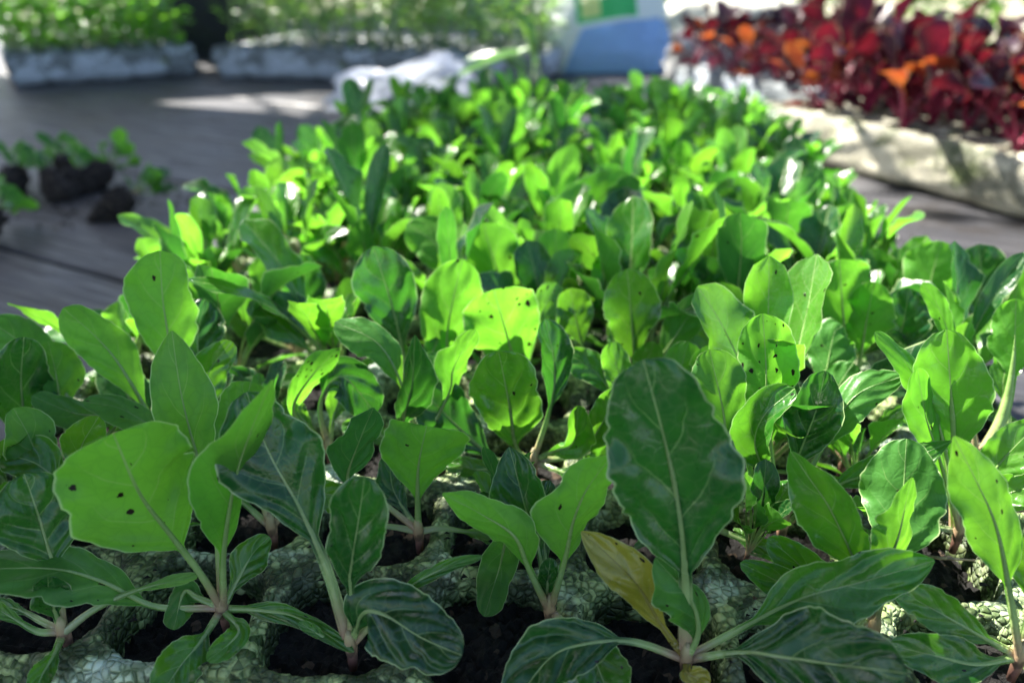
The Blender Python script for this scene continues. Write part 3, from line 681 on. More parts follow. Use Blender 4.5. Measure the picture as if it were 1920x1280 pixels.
    ([(1110,520),(1140,450),(1150,400),(1165,350)], 80, .4, D_, dict(m='L', bs=.4)),
    ([(1100,520),(1040,440),(1040,370),(1075,270)], 60, .6, D_, dict(m='L', bs=.4, cup=.0))]),
}
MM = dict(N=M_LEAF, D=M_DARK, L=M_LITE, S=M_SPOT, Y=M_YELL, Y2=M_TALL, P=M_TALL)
GROUP_MAIN = 'chard seedlings in the foreground tray'
taken = {}; hero_xy = []
hs = 0
for key, (bp, lab, leaves) in HERO.items():
    base = on_z(bp[0], bp[1], 0.0)
    taken[(round(base.x/S-COL0), round(base.y/S-ROW0))] = key
    hero_xy.append((base.x/S-COL0, base.y/S-ROW0))
    pl = empty('chard_seedling', base); tag(pl, lab, 'seedling', GROUP_MAIN)
    link('stem', STEM_ME, pl)
    for pts, wpx, lean, side, k in leaves:
        k = dict(k); hs += 1
        m = k.pop('m', 'N'); hi = k.pop('hi', 0); far = base.y/S > 6.2
        if 'thick' in k: k['thick'] *= S
        cum = [0.0]
        for a, b in zip(pts, pts[1:]): cum.append(cum[-1]+math.hypot(b[0]-a[0], b[1]-a[1]))
        P3 = [base+Vector((0, 0, 0.03*S))+(on_y(pts[1][0], pts[1][1], base.y)-base).normalized()*0.03*S]
        for i in range(1, len(pts)):
            t = cum[i]/cum[-1]
            P3.append(on_y(pts[i][0], pts[i][1], base.y+lean*S*t, 0.05*S))
        mid = P3[len(P3)//2]
        wid = wpx*depth(P3[-2])/F
        hint = (CP-mid).normalized()
        k.setdefault('notch', 0.0 if hi else 0.6)
        if m == 'D': k.setdefault('pucker', 0.045)
        nu, nv = ((90, 40) if hi else (64, 26)) if not far else (40, 16)
        k.setdefault('ruffle', 0.12); k['cup'] = k.get('cup', .2)*1.35+0.03
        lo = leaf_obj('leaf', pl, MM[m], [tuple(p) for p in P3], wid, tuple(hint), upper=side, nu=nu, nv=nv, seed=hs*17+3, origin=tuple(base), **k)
        if m == 'Y': lo['label'] = 'yellowed leaf'
        if m == 'S': lo['label'] = 'bright leaf with dark soil specks'

M_STRAW = stem_mat('dry_straw', (0.40, 0.26, 0.16), (0.42, 0.34, 0.18))
for pts_, lab_ in ((((1700, 1036), (1762, 1046), (1828, 1050)), 'dry reddish stalk lying on the dark soil below the pale stemmed seedling'),
                   (((1842, 1062), (1850, 1046), (1856, 1030)), 'tiny upright yellowish straw at the right beside the tall arching leaf'),
                   (((740, 1195), (700, 1178), (668, 1170)), 'thin dry rootlet on the soil beside the low glossy round leaf'),
                   (((1180, 935), (1215, 950), (1240, 948)), 'thin dry straw on the soil behind the largest leaf')):
    P_ = [on_z(px_, py_, -0.02*S if i_ != 1 else 0.06*S) for i_, (px_, py_) in enumerate(pts_)]
    st_ = link('dry_stalk', tube_mesh('dry_stalk', [p_-P_[0] for p_ in P_], [.008*S, .012*S, .006*S], M_STRAW, 6, rough=.2)); st_.location = P_[0]
    tag(st_, lab_, 'dry stalk')

rb_ = np.random.RandomState(5); V = []; Fc = []
for k_ in range(700):
    cx_, cy_ = rb_.randint(0, 8), rb_.randint(0, 5)
    a_ = rb_.uniform(0, 6.28); q_ = rb_.normal(.44, .05)
    p_ = cell(cx_+q_*math.cos(a_), cy_+q_*math.sin(a_), .012*S); z_ = rb_.uniform(.006, .03)*S; n_ = len(V)
    for dx_, dy_, dz_ in ((1, 0, 0), (-.3, .9, 0), (-.8, -.6, 0), (0.1, 0, 1.0)):
        V.append((p_.x+dx_*z_*rb_.uniform(.6, 1.8), p_.y+dy_*z_*rb_.uniform(.6, 1.5), p_.z+dz_*z_*rb_.uniform(.5, 1.0)))
    Fc += [(n_, n_+1, n_+3), (n_+1, n_+2, n_+3), (n_+2, n_, n_+3)]
cb_ = link('compost_bits', mkmesh('compost_bits', V, Fc, M_SOIL, smooth=False)); tag(cb_, 'tiny dark compost bits scattered on the ridges of the foreground tray', 'soil', kind='stuff')

# ------------------------------------------------------------------ prototypes of whole seedlings
def proto(name, seed, nl, Lr, Wr, el0, el1, mats, stem_me, bsr=(0.35, 0.5), z0=0.05, spread=1.0, nu=26, nv=11, cots=2, thick=0.022, **kk):
    r = random.Random(seed); root = empty(name); parts = [('stem', stem_me)]
    for i in range(nl+cots):
        cot = i >= nl
        phi = i*2.4+r.uniform(-.4, .4)
        L = r.uniform(*Lr)*S*(0.45 if cot else 1-0.12*(i % 3)); W = r.uniform(*Wr)*S*(0.42 if cot else 1)
        e0 = math.radians(r.uniform(*el0)) if not cot else math.radians(20)
        e1 = math.radians(r.uniform(*el1)) if not cot else math.radians(-5)
        p = Vector((0, 0, z0*S)); P = [tuple(p)]
        swing = r.uniform(-0.5, 0.5)
        for s in range(1, 6):
            e = e0+(e1-e0)*(s/5)**1.3; ph = phi+swing*(s/5)
            p = p+Vector((math.cos(ph)*math.cos(e), math.sin(ph)*math.cos(e), math.sin(e)))*(L/5); P.append(tuple(p))
        hint = (-math.cos(phi)*spread, -math.sin(phi)*spread, 1.0)
        V, Fc, U1, U2 = leaf_arrays(P, W, hint, roll=r.uniform(-35, 35), twist=r.uniform(-40, 40), cup=r.uniform(0.05, .6), fold=r.uniform(0, .3),
                                    bs=0.1 if cot else r.uniform(*bsr), pk=r.uniform(.5, .64), tip=r.uniform(.38, .58), ruffle=0.13, nu=nu, nv=nv, seed=seed*31+i, thick=thick*S, tube=5, **kk)
        parts.append(('leaf', mkmesh('leaf', V, np.ascontiguousarray(Fc), r.choice(mats), U1, U2)))
    for nm, me in parts: link(nm, me, root)
    return root
def place(protos, used, loc, rz, sc, tilt, label, cat, group, name=None):
    pr = protos
    if not used.get(pr.name):
        used[pr.name] = 1; o = pr; o.location = loc; o.rotation_euler = (tilt[0], tilt[1], rz); o.scale = (sc,)*3
    else: o = copy_tree(pr, loc, rz, sc, tilt)
    tag(o, label, cat, group); return o
used = {}
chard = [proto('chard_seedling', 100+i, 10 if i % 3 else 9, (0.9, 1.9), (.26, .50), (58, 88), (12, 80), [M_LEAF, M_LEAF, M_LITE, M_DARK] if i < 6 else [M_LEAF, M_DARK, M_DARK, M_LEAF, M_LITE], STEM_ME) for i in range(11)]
pr_ = random.Random(11)
for r_ in range(NROW):
    for c in range(NCOL):
        if (c, r_) in taken or any(math.hypot(c-hx, r_-hy) < (.72 if r_ < 5 else .5) for hx, hy in hero_xy): continue
        loc = cell(c+pr_.uniform(-.1, .1), r_+pr_.uniform(-.1, .1), -0.03*S)
        sc = pr_.uniform(.85, 1.12)*(0.72 if r_ < 1 else 0.95 if r_ < 3 else 1.0)*(0.88 if r_ > 7 else 1)
        dc = ORD[c]+' from the left'
        look = pr_.choice(['leafy', 'upright', 'loosely spread', 'bushy', 'slender', 'glossy'])
        if c == 0: dc = 'on the left edge'
        if c == 8: dc = 'on the right edge'
        place(chard[pr_.randrange(11) if r_ < 9 or pr_.random() < .4 else pr_.randrange(6, 11)], used, loc, pr_.uniform(0, 6.28), sc*(.92 if c == 8 else 1), (pr_.uniform(-.12, .12), pr_.uniform(-.12, .12)+(.12 if c == 8 else -.25 if c == 0 and 2 < r_ < 12 else 0)),
              'green chard seedling %s, %s row of the foreground tray from the camera' % (dc, ORD[r_]), 'seedling', GROUP_MAIN)

for r_ in range(1, NROW):
    for c in range(NCOL):
        if pr_.random() > (.6 if r_ > 2 else .5): continue
        a_ = pr_.uniform(0, 6.28)
        loc = cell(c+.27*math.cos(a_), r_+.27*math.sin(a_), -0.03*S)
        dc = 'on the left edge' if c == 0 else 'on the right edge' if c == 8 else ORD[c]+' from left'
        place(chard[pr_.randrange(11)], used, loc, pr_.uniform(0, 6.28), pr_.uniform(.62, .92)*(.6 if r_ < 4 else 1), (pr_.uniform(-.2, .2), pr_.uniform(-.2, .2)+(-.25 if c == 0 else .15 if c == 8 else 0)),
              'smaller companion seedling sharing a cell, %s, %s row of the foreground tray' % (dc, ORD[r_]), 'seedling', GROUP_MAIN)

# ------------------------------------------------------------------ the other trays
def far_tray(name_lab, corner, dirx, nx, ny, mat, res=8):
    ysf = np.linspace(-0.55, ny-1+0.55, int(res*ny)+1)
    me, _ = tray_mesh('seedling_tray', nx, ny, res, ysf, mat, margin=0.55, seed=nx*ny+int(corner[0]*3))
    ang = math.atan2(dirx[1], dirx[0])+YAW
    o = link('seedling_tray', me)
    c = G(corner[0], corner[1]); c.z = BZ+TH
    o.rotation_euler = (0, 0, ang)
    ca, sa = math.cos(ang), math.sin(ang)
    o.location = c+Vector((0.55*ca-0.55*sa, 0.55*sa+0.55*ca, 0))*S
    tag(o, name_lab, 'tray')
    def at(i, j, z=0.0):
        return Vector((o.location.x+(i*ca-j*sa)*S, o.location.y+(i*sa+j*ca)*S, o.location.z+z))
    return o, at
def soil_sheet(at, nx, ny, lab):
    V = []; Fs = []
    for j in range(ny):
        for i in range(nx):
            n = len(V)
            for a, b in ((-.43, -.43), (.43, -.43), (.43, .43), (-.43, .43)): V.append(at(i+a, j+b, -0.12*S))
            V.append(at(i, j, -0.06*S))
            for k in range(4): Fs.append((n+k, n+(k+1) % 4, n+4))
    o = link('potting_soil', mkmesh('potting_soil', V, Fs, M_SOIL)); tag(o, lab, 'soil', kind='stuff')

# A: bushy bright seedlings, upper left
_, atA = far_tray('polystyrene tray tinted for blue shade at the upper left, full of bushy bright green seedlings', (-22.6, 37.4), (7.1, 4.4), 8, 14, M_FOAMB)
soil_sheet(atA, 8, 14, 'dark soil in the upper left polystyrene tray')
STEM_G = tube_mesh('stem', [(0, 0, -.15*S), (.02*S, 0, .5*S), (-.02*S, .02*S, 1.1*S), (.03*S, 0, 1.7*S), (0, 0, 2.1*S)], [.045*S, .04*S, .035*S, .03*S, .01*S], M_STEMG, 7)
def bushy(name, seed, stem_me, mats, H, nl, Wr, Lr):
    r = random.Random(seed); root = empty(name); link('stem', stem_me, root)
    for i in range(nl):
        phi = i*2.4+r.uniform(-.5, .5); z = H*(0.08+0.92*i/(nl-1))*S
        L = r.uniform(*Lr)*S; W = r.uniform(*Wr)*S; e = math.radians(r.uniform(5, 65)); p = Vector((0, 0, z)); P = [tuple(p)]
        for s in range(4):
            ee = e-math.radians(14)*s
            p = p+Vector((math.cos(phi)*math.cos(ee), math.sin(phi)*math.cos(ee), math.sin(ee)))*(L/4); P.append(tuple(p))
        V, Fc, U1, U2 = leaf_arrays(P, W, (-math.cos(phi)*.5, -math.sin(phi)*.5, 1), roll=r.uniform(-30, 30), bs=.3, nu=14, nv=7, seed=seed*7+i, thick=.014*S, tube=4, ruffle=.08)
        link('leaf', mkmesh('leaf', V, np.ascontiguousarray(Fc), r.choice(mats), U1, U2), root)
    return root
bush = [bushy('bushy_seedling', 300+i, STEM_G, [M_FARG], 2.3, 11, (.42, .66), (.7, 1.1)) for i in range(5)]
for j in range(9):
    for i in range(8):
        place(bush[pr_.randrange(5)], used, atA(i+pr_.uniform(-.2, .2), j+pr_.uniform(-.2, .2), -.05*S), pr_.uniform(0, 6.28), pr_.uniform(.85, 1.2), (pr_.uniform(-.15, .15), pr_.uniform(-.15, .15)),
              'bushy green seedling in the upper left tray, %s from left, %s row back' % (ORD[i], ORD[j]), 'seedling', 'bushy seedlings in the upper left tray')

# B: tall thin seedlings, upper middle
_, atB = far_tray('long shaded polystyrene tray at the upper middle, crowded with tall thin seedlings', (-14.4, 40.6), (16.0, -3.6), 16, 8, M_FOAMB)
soil_sheet(atB, 16, 8, 'dark soil in the upper middle polystyrene tray')
STEM_T = tube_mesh('stem', [(0, 0, -.15*S), (.05*S, 0, .9*S), (-.03*S, .04*S, 1.9*S), (.05*S, 0, 3.0*S), (0, 0, 3.9*S)], [.04*S, .035*S, .03*S, .03*S, .01*S], M_STEMG, 6)
tallp = [bushy('tall_seedling', 400+i, STEM_T, [M_TALL], 3.9, 14, (.13, .28), (.8, 1.4)) for i in range(5)]
for j in range(7):
    for i in range(16):
        place(tallp[pr_.randrange(5)], used, atB(i+pr_.uniform(-.25, .25), j+pr_.uniform(-.25, .25), -.05*S), pr_.uniform(0, 6.28), pr_.uniform(.85, 1.15), (pr_.uniform(-.12, .12), pr_.uniform(-.12, .12)),
              'tall thin seedling in the upper middle tray, %s from left, %s row back' % (ORD[i], ORD[j]), 'seedling', 'tall thin seedlings in the upper middle tray')

# R: red seedlings on the right
dR = (0.468, -0.884)
def rtray(lab, corner, mat, ny, soillab):
    o, at = far_tray(lab, corner, dR, 16, ny, mat, 12)
    soil_sheet(at, 16, ny, soillab); return at
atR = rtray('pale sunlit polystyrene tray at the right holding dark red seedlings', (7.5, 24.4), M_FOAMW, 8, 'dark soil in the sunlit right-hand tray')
STEM_R = tube_mesh('stem', [(0, 0, -.15*S), (0, 0, .1*S), (0, 0, .3*S)], [.06*S, .08*S, .05*S], M_STEMR, 7)
red = [proto('red_seedling', 500+i, 5, (2.1, 3.4), (.55, 1.1), (50, 88), (-25, 70), [M_RED, M_RED, M_REDB] if i in (0, 3, 4) else [M_RED], STEM_R, nu=20, nv=9, cots=1, thick=.06, bsr=(.45, .65)) for i in range(7)]
# the tray's y axis points away from its near long side
for j in range(7):
    for i in range(16):
        if j == 0 and i < 7 and i % 3 != 1: continue
        place(red[pr_.randrange(7)], used, atR(i+pr_.uniform(-.2, .2), j+pr_.uniform(-.2, .2), -.05*S), pr_.uniform(0, 6.28), pr_.uniform(.75, 1.1)*(0.85 if j == 0 else 1), (pr_.uniform(-.15, .15), pr_.uniform(-.15, .15)),
              'red seedling in the right-hand tray, %s from its far end, %s row in' % (ORD[i], ORD[j]), 'seedling', 'red seedlings in the right-hand tray')
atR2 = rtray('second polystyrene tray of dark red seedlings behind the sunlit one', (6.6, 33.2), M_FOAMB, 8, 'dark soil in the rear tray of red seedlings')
for j in range(5):
    for i in range(10):
        place(red[pr_.randrange(7)], used, atR2(i+pr_.uniform(-.2, .2), j+pr_.uniform(-.2, .2), -.05*S), pr_.uniform(0, 6.28), pr_.uniform(.75, 1.0), (pr_.uniform(-.15, .15), pr_.uniform(-.15, .15)),
              'red seedling in the rear red tray, %s from its far end, %s row in' % (ORD[i], ORD[j]), 'seedling', 'red seedlings in the rear tray')

# ------------------------------------------------------------------ loose root plugs on the bench, left
q = N('plug_soil'); o_ = q.coord('Object')
c_ = q.mix(q.mr(q.noise(o_, 300.0, 4.0, 0.7), 0.4, 0.7), (0.012, 0.008, 0.006), (0.05, 0.034, 0.026))
c_ = q.mix(q.mr(q.noise(o_, 90.0, 3.0, 0.6, dist=3.0), 0.60, 0.66), c_, (0.16, 0.12, 0.09))
M_PLUG = q.done(q.bsdf(c_, 0.85, q.bump(q.noise(o_, 300.0, 5.0, 0.7), 1.0, 0.004)))
def plug_mesh(seed):
    r = np.random.RandomState(seed); n, m = 24, 18; V = []; Fc = []
    ph = r.rand(9)*6.28
    for i in range(m+1):
        t = i/m; rad = (0.27+0.13*t)*S*(math.sin(PI*min(max(t, .0), 1))**0.28 if 0 < t < 1 else 0.02)
        for k in range(n):
            a = 2*PI*k/n
            rr = rad*(1+.10*math.sin(3*a+ph[0]+4*t)+.08*math.sin(7*a+ph[1]-9*t)+.06*math.sin(13*t+ph[2]+a)+.11*r.randn()+.10*math.sin(17*a+11*t+ph[4]))
            V.append((rr*math.cos(a), rr*math.sin(a), (t-1.0)*1.35*S))
    for i in range(m):
        for k in range(n): Fc.append((i*n+k, i*n+(k+1) % n, (i+1)*n+(k+1) % n, (i+1)*n+k))
    return mkmesh('root_plug', V, Fc, M_PLUG)
plugs = [plug_mesh(i) for i in range(4)]
lp = [((15, 382), 1.35, 3.1, 'pulled seedling with a dark root plug lying at the far left of the bench'),
      ((75, 390), 1.30, 2.7, 'pulled seedling whose dark root plug lies nearest the camera in the loose pile'),
      ((130, 384), 1.25, 2.2, 'pulled seedling in the middle of the loose pile on the bench'),
      ((190, 372), 1.30, 1.6, 'pulled seedling at the right end of the loose pile with leaves over the wood'),
      ((110, 358), 1.2, 2.9, 'pulled seedling at the back of the loose pile on the bench'),
      ((235, 432), 1.45, 0.3, 'single pulled seedling lying alone by the tray with pale stems'),
      ((-30, 470), 1.4, 0.9, 'pulled seedling just entering at the left border of the picture')]
loose = [proto('pulled_seedling', 600+i, 9, (0.8, 1.3), (.30, .5), (40, 75), (30, 85), [M_LEAF, M_LITE, M_DARK], STEM_ME, nu=18, nv=8, cots=1) for i in range(4)]
for i, (p, tl, rz, lab) in enumerate(lp):
    tl = 1.15+0.12*math.sin(i*2.3); rz = 1.9+0.5*math.sin(i*1.7)+(-1.6 if i == 5 else 0)
    loc = on_z(p[0]-8, p[1]-14, BZ)+Vector((0, 0.7*S, 0.48*S))
    if i < 4: o = loose[i]
    else: o = copy_tree(loose[i % 4], loc)
    o.location = loc; o.rotation_euler = (0, tl, rz); o.scale = (0.9, 0.9, 0.9)
    tag(o, lab, 'seedling', 'pulled seedlings lying on the bench')
    if i < 4: link('root_plug', plugs[i], o)

rr_ = np.random.RandomState(21); V = []; Fc = []
for k_ in range(900):
    if k_ < 420: lat_, D_k = rr_.normal(-10.5, 1.6), rr_.normal(18.8, 0.9)
    elif k_ < 700: lat_, D_k = rr_.uniform(-16, -5.4), rr_.uniform(8, 36)
    else: lat_, D_k = rr_.uniform(4.6, 9), rr_.uniform(8, 20)
    c_ = G(lat_, D_k, BZ+.002); z_ = rr_.uniform(.01, .05)*S*(1.6 if k_ < 120 else .8); n_ = len(V)
    for dx_, dy_, dz_ in ((1, 0, 0), (-.3, .9, 0), (-.8, -.6, 0), (0.1, 0, 1.0), (.4, .5, .6), (-.5, .1, .7)):
        V.append((c_.x+dx_*z_*rr_.uniform(.7, 1.3), c_.y+dy_*z_*rr_.uniform(.7, 1.3), c_.z+dz_*z_*rr_.uniform(.6, 1.2)))
    Fc += [(n_, n_+4, n_+3), (n_, n_+1, n_+4), (n_+1, n_+5, n_+4), (n_+1, n_+2, n_+5), (n_+2, n_+3, n_+5), (n_+2, n_, n_+3), (n_+3, n_+4, n_+5)]
cr_ = link('soil_crumbs', mkmesh('soil_crumbs', V, Fc, M_PLUG, smooth=False)); tag(cr_, 'loose dark soil crumbs spilled over the wooden bench', 'soil', kind='stuff')

# ------------------------------------------------------------------ bags and crate at the back
def plastic(name, col, rough=0.25, tw=0.0, alpha=1.0):
    q = N(name); o = q.coord('Object')
    nm = q.bump(q.noise(o, 30.0, 5.0, 0.65, dist=2.5), 0.9, 0.015)
    bs = q.bsdf(col(q, o) if callable(col) else col, rough, nm, Alpha=alpha)
    if tw:
        tb = q.n.new('ShaderNodeBsdfTranslucent'); q.put(tb.inputs[0], col(q, o) if callable(col) else (0.8, 0.85, 0.9)); mx = q.n.new('ShaderNodeMixShader'); mx.inputs[0].default_value = tw
        q.L(bs, mx.inputs[1]); q.L(tb.outputs[0], mx.inputs[2]); return q.done(mx.outputs[0])
    return q.done(bs)
def sackcol(q, o):
    s = q.sep(o); x, z = s[0], s[2]
    dz = q.ma('SUBTRACT', z, q.ma('MULTIPLY', x, 0.18))
    blue = q.mr(dz, 0.074, 0.080, 1.0, 0.0)
    blue = q.ma('MULTIPLY', blue, q.mr(q.ma('ADD', x, q.ma('MULTIPLY', z, -0.55)), -0.090, -0.084))
    gr = q.ma('MULTIPLY', q.mr(x, -0.062, -0.060), q.mr(x, 0.068, 0.070, 1.0, 0.0))
    gr = q.ma('MULTIPLY', gr, q.mr(dz, 0.084, 0.088))
    ye = q.ma('MULTIPLY', q.mr(x, -0.052, -0.048), q.mr(x, -0.012, -0.008, 1.0, 0.0)); ye = q.ma('MULTIPLY', ye, q.mr(dz, 0.094, 0.098))
    c = q.mix(blue, (0.86, 0.90, 0.94), (0.32, 0.52, 0.95)); c = q.mix(gr, c, (0.06, 0.55, 0.18)); return q.mix(ye, c, (0.70, 0.78, 0.30))
M_SACK = plastic('printed_plastic_sack', sackcol, 0.3, 0.4)
M_CLEAR = plastic('clear_plastic_film', (0.48, 0.54, 0.74), 0.12, 0.3, 0.42)
M_CREAM = plastic('pale_woven_sack', (0.72, 0.70, 0.58), 0.6)
def pillow(name, sx, sy, sz, mat, seed, flat=0.35, crumple=0.06, n=44):
    r = np.random.RandomState(seed); u = np.linspace(-1, 1, n); ph = r.rand(10)*6.28
    # closed sack: rounded box outline, crumpled
    th = np.linspace(0, 2*PI, n, endpoint=False); zz = np.linspace(0, 1, n//2)
    V = []; Fc = []
    for j, z in enumerate(zz):
        prof = (1-abs(2*z-1)**3.2)**0.5*0.9+0.1
        if j in (0, len(zz)-1): prof = 0.05
        for a in th:
            ca, sa = math.cos(a), math.sin(a)
            cr = 1+crumple*(math.sin(3*a+ph[0]+5*z)+.9*(1-2*abs(math.sin(3*a-4*z+ph[1])))+.7*(1-2*abs(math.sin(5.5*a+7*z+ph[2])))+.5*(1-2*abs(math.sin(9*a-12*z+ph[3]))))
            x = np.sign(ca)*abs(ca)**0.6; y = np.sign(sa)*abs(sa)**0.8
            wx = 1-0.10*z+0.06*math.sin(4*z+ph[5])
            V.append((sx/2*x*wx*(0.75+0.25*prof)*cr, sy/2*y*prof*cr, sz*z*(1+crumple*0.8*math.sin(2*a+ph[4]))))
    m = len(th)
    for j in range(len(zz)-1):
        for k in range(m): Fc.append((j*m+k, j*m+(k+1) % m, (j+1)*m+(k+1) % m, (j+1)*m+k))
    Fc.append(tuple(range(m))[::-1]); Fc.append(tuple(range((len(zz)-1)*m, len(zz)*m)))
    return link(name, mkmesh(name, V, Fc, mat))
sack = pillow('plastic_sack', 7.2*S, 3.0*S, 8.5*S, M_SACK, 4, crumple=.045)
sack.location = G(4.7, 42.5, BZ); sack.rotation_euler = (math.radians(-38), 0, YAW+.1)
tag(sack, 'slumped white and blue plastic sack with a green and yellow print', 'sack')
clear = pillow('clear_plastic_bag', 5.6*S, 3.2*S, 1.7*S, M_CLEAR, 9, crumple=.12)
clear.location = G(-4.0, 31.5, BZ); clear.rotation_euler = (0, math.radians(-12), YAW-.25)
tag(clear, 'crumpled clear plastic bag lying between the foreground tray and the tall seedlings', 'plastic bag')
crm = pillow('woven_sack', 9*S, 5*S, 3.2*S, M_CREAM, 12, crumple=.06); crm.location = G(13.5, 52, BZ); crm.rotation_euler = (0, 0, YAW)
tag(crm, 'pale cream sack lying in bright sun at the top edge behind the red seedlings', 'sack')
crm2 = pillow('paper_bag', 3.4*S, 2.4*S, 2.2*S, plastic('crumpled_grey_plastic', (0.36, 0.36, 0.36), 0.35), 15, crumple=.1); crm2.location = G(8.7, 38.5, BZ); crm2.rotation_euler = (0, 0, .4)
tag(crm2, 'small crumpled pale grey bag between the printed sack and the red seedlings', 'bag')
# blue crate
def crate(loc, rz, colr, lab, solid=False):
    root = empty('plastic_crate', loc, rz)
    m = plastic('crate_plastic', colr, 0.4)
    L, Wd, H, t = 4.2*S, 3*S, 3.2*S, .12*S
    V = []; Fc = []
    def bx(x0, x1, y0, y1, z0, z1):
        v, f = box_arr(x0, x1, y0, y1, z0, z1, .001); n = len(V); V.extend(v); Fc.extend([tuple(i+n for i in q) for q in f])
    if solid: L *= 1.7; H *= 1.3
    for z in (np.arange(0.05, .95, .1005) if solid else (0.05, .35, .65, .9)):
        z0 = z*H
        for y in (-Wd/2, Wd/2-t): bx(-L/2, L/2, y, y+t, z0, z0+.1*H)
        for x in (-L/2+.001, L/2-t-.001): bx(x, x+t, -Wd/2+t, Wd/2-t, z0, z0+.1*H)
    link('side', mkmesh('side', V, Fc, m, smooth=False), root)
    V2, F2 = box_arr(-L/2, L/2, -Wd/2, Wd/2, 0, .04*H, .0005); link('bottom', mkmesh('bottom', V2, F2, m, smooth=False), root)
    for sx_ in (-1, 1):
        for sy_ in (-1, 1):
            cx, cy = sx_*(L/2+.003-t/2), sy_*(Wd/2+.003-t/2)
            v, f = box_arr(cx-t*.7, cx+t*.7, cy-t*.7, cy+t*.7, .001, H*1.01, .001); link('corner_post', mkmesh('corner_post', v, f, m, smooth=False), root)
    tag(root, lab, 'crate')
crate(G(-0.2, 47, BZ), YAW, (0.02, 0.09, 0.20), 'dark blue slatted plastic crate standing behind the tray between two bags')
crate(G(-18.5, 51, BZ), YAW+.2, (0.01, 0.012, 0.02), 'added black tub standing in for the dark gap between the two rear trays', True)  # solid dark tub added to fill the shaded gap
# limp thin onion-like seedlings lying behind the tray
def limp(i, pts, lab, z0=BZ+.1*S):
    root = empty('grassy_seedling', on_z(*pts[0][:2], BZ)); base = root.location
    rr = random.Random(i)
    for k in range(3):
        P = []
        for (x, y, Dd) in pts:
            P.append(on_y(x+rr.uniform(-8, 8)*k, y+rr.uniform(-5, 5)*k, Dd*S, BZ+.06*S))
        V, Fc, U1, U2 = leaf_arrays([tuple(p) for p in P], .34*S, (0, -.5, 1), bs=.1, nu=24, nv=5, seed=i*5+k, tube=4, thick=.02*S)
        link('leaf', mkmesh('leaf', V-np.array(base), np.ascontiguousarray(Fc), M_TALL, U1, U2), root)
    tag(root, lab, 'seedling', 'limp grassy seedlings behind the foreground tray')
limp(1, [(1010, 150, 27), (960, 118, 27.5), (920, 108, 28), (870, 112, 28.5)], 'limp pale green grassy seedling lying beside the clear plastic bag')
limp(2, [(1000, 150, 30), (1000, 90, 31), (985, 40, 31), (940, 8, 31)], 'thin grassy seedling curving up and left in front of the dark gap')
limp(3, [(830, 155, 26), (880, 128, 26.5), (930, 112, 27), (990, 92, 27)], 'limp grassy seedling with its tip pointing right behind the tray')

# hedge far behind the bench
def hedge(name, cx, D, wd, h, seed, lab, n=2600):
    r = np.random.RandomState(seed); c = G(cx, D, GZ)
    root = empty(name, c, YAW)
    link('trunk', tube_mesh('trunk', [(0, 0, 0), (.02, 0, h*.4), (0, .03, h*.8)], [.05, .04, .02], M_BOARD, 8), root)
    u = r.randn(n, 3); u = unit(u)*(r.rand(n, 1)**.33)
    ctr = u*np.array([wd/2, wd/3, h/2])+np.array([0, 0, h/2+.05])
    ctr += .10*np.sin(ctr*7+r.rand(3)*6)
    a = unit(r.randn(n, 3)); b = unit(np.cross(a, r.randn(n, 3))); s = r.uniform(.03, .06, (n, 1))
    V = np.stack([ctr-a*s, ctr-b*s*.45, ctr+a*s, ctr+b*s*.45], 1).reshape(-1, 3)
    Fc = np.arange(n*4).reshape(-1, 4)
    uv = np.tile(np.array([[0.1, 0], [.5, -.8], [.9, 0], [.5, .8]]), (n, 1)); uv2 = np.stack([uv[:, 1]*.3, np.repeat(r.rand(n), 4)], 1)
    link('crown', mkmesh('crown', V, Fc, M_TREE, uv, uv2, smooth=False), root)
    tag(root, lab, 'shrub', 'dark shrubs behind the bench')
hedge('shrub', -12, 95, 2.4, 1.3, 1, 'dark shrub behind the bench at the upper left')
hedge('shrub', 2, 88, 1.5, 1.15, 2, 'dark shrub behind the bench above the crate')
hedge('shrub', 42, 110, 2.6, 1.5, 3, 'dark shrub behind the bench beyond the red seedlings')
# ------------------------------------------------------------------ added unseen roof: casts the shade over the near and left part
RH = 1.35
def lift(lat, D, z=RH, pl=1.2*S):        # shadow position (cells, camera-ground frame, on plane pl) -> roof point
    g = G(lat, D, pl); k = (z-g.z)/SD.z; return g+SD*k
occluder = empty('shade_occluder', lift(0, 0)); rb = occluder.location.copy()
tag(occluder, 'added unseen board roof on posts sheltering the near part of the bench', 'occluder')
def board(poly, z=RH, t=.02, pl=1.2*S):
    P = [lift(a, b, z, pl) for a, b in poly]; n = len(P)
    V = [p-rb for p in P]+[p-rb+Vector((0, 0, t)) for p in P]
    Fc = [tuple(range(n))[::-1], tuple(range(n, 2*n))]+[(i, (i+1) % n, n+(i+1) % n, n+i) for i in range(n)]
    link('shade_board', mkmesh('shade_board', V, Fc, M_BOARD, smooth=False), occluder)
board([(-30, -40), (30, -40), (30, 1.6), (2.9, 2.9), (1.5, 4.3), (.4, 5.7), (-3.5, 6.1), (-5.6, 7.2), (-30, 6.5)])
board([(-40, 3.0), (-5.6, 3.0), (-6.4, 14), (-6.8, 20), (-7.4, 26), (-8.5, 31.0), (-15.5, 33.6), (-40, 34.0)], RH+.03, pl=BZ)
board([(-40, 33.0), (-15.2, 33.8), (-9, 36.4), (-2, 34.5), (3, 34.5), (1, 37.3), (-13.2, 41.2), (-13.4, 44.5), (-15.6, 44.5), (-15.8, 42.0), (-23.5, 37.2), (-40, 36)], RH+.06, pl=BZ)
board([(-15, 43.5), (-13.3, 43), (-12, 49), (2, 46), (5, 50), (6, 95), (-45, 95), (-24, 55.5)], RH+.09, pl=BZ)
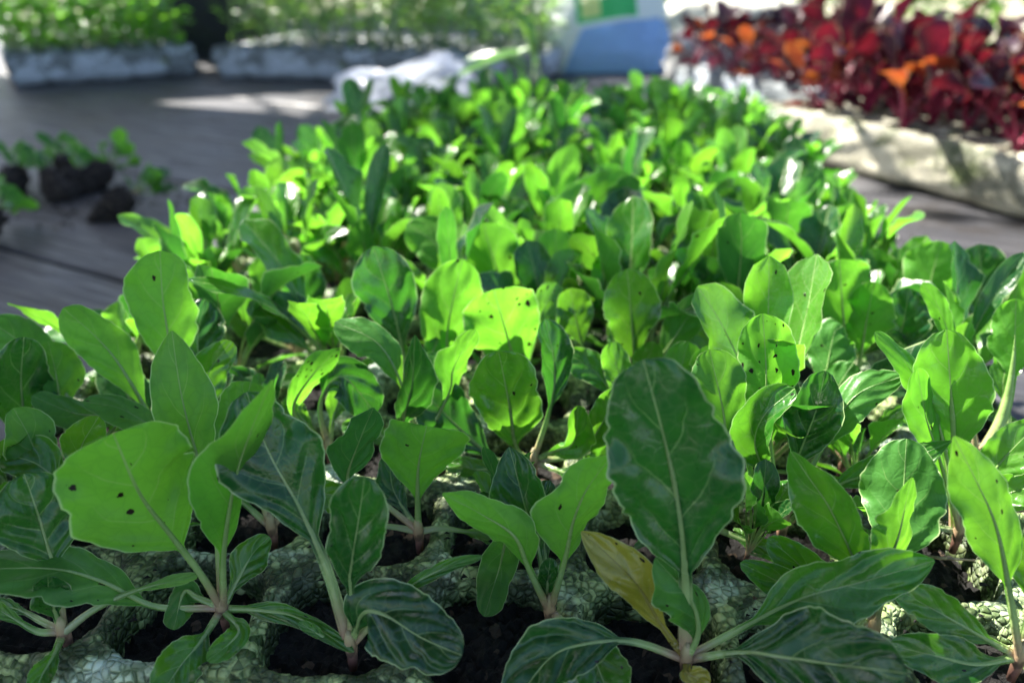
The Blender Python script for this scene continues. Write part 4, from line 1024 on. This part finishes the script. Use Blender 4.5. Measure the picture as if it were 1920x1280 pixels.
for i, (x, y) in enumerate(((-1.75, .2), (-1.75, 1.9), (1.1, -.8))):  # posts added along with the unseen shade boards
    v, f = box_arr(x-.04, x+.04, y-.04, y+.04, GZ, RH-.001, .002)
    link('post', mkmesh('post', [Vector(p)-rb for p in v], f, M_BOARD, smooth=False), occluder)
# added unseen tree, its leaf clusters set wherever dappled shade is wanted
def added_shade_tree():
    r = np.random.RandomState(8); z = RH+.5
    spots = []
    def cl(lat, D, rad, n): spots.append((lat, D, rad, n))
    cl(-3, 17, 2.4, 30); cl(1.5, 19, 2.2, 26); cl(-.5, 14.0, 1.8, 12); cl(3.5, 15, 1.4, 10); cl(-2.5, 21, 2.0, 22); cl(-1.5, 10.5, 1.4, 4); cl(2.0, 9.5, 1.2, 4)
    cl(1.0, 7.2, 1.0, 4); cl(-3.0, 8.2, 1.4, 4)
    cl(-8, 40, 5, 60); cl(-16, 41, 4, 22); cl(-2, 44, 4, 40); cl(10, 33, 3, 24); cl(-10, 46, 4, 24); cl(8, 38, 2.5, 12); cl(14, 26, 3, 16); cl(11, 30, 2.5, 14); cl(8.6, 20.5, 2.0, 9)
    n = sum(s[3] for s in spots); base = G(-55, 62, GZ)
    root = empty('added_shade_tree', base)
    V = []; uv = []; uv2 = []
    for lat, D, rad, k in spots:
        for _ in range(k):
            a, q = r.rand()*6.28, rad*math.sqrt(r.rand())
            c = np.array(lift(lat+q*math.cos(a), D+q*math.sin(a), z+r.uniform(-.15, .25)))
            d1 = unit(np.array([r.randn(), r.randn(), r.randn()*.5])); d2 = unit(np.cross(d1, np.array([r.randn()*.4, r.randn()*.4, 1]))); s = r.uniform(.03, .055)
            V += [c-d1*s, c-d2*s*.5, c+d1*s, c+d2*s*.5]; uv += [(0.1, 0), (.5, -.8), (.9, 0), (.5, .8)]; rr = r.rand(); uv2 += [(0, rr), (.3, rr), (0, rr), (.3, rr)]
    V = np.array(V)-np.array(base)
    link('crown', mkmesh('crown', V, np.arange(len(V)).reshape(-1, 4), M_TREE, uv, uv2, smooth=False), root)
    top = lift(-10, 30, z+.2)-base
    link('trunk', tube_mesh('trunk', [(0, 0, 0), (.05, .02, 1.0), tuple(top*.35+Vector((0, 0, .9))), tuple(top)], [.10, .08, .05, .012], M_BOARD, 9), root)
    for lat, D, rad, k in spots:
        e = lift(lat, D, z)-base
        link('limb', tube_mesh('limb', [tuple(top), tuple((top+e)*.5+Vector((0, 0, .06))), tuple(e)], [.014, .009, .003], M_BOARD, 6), root)
    tag(root, 'added unseen tree with leaf clusters placed to dapple the trays', 'tree')
added_shade_tree()
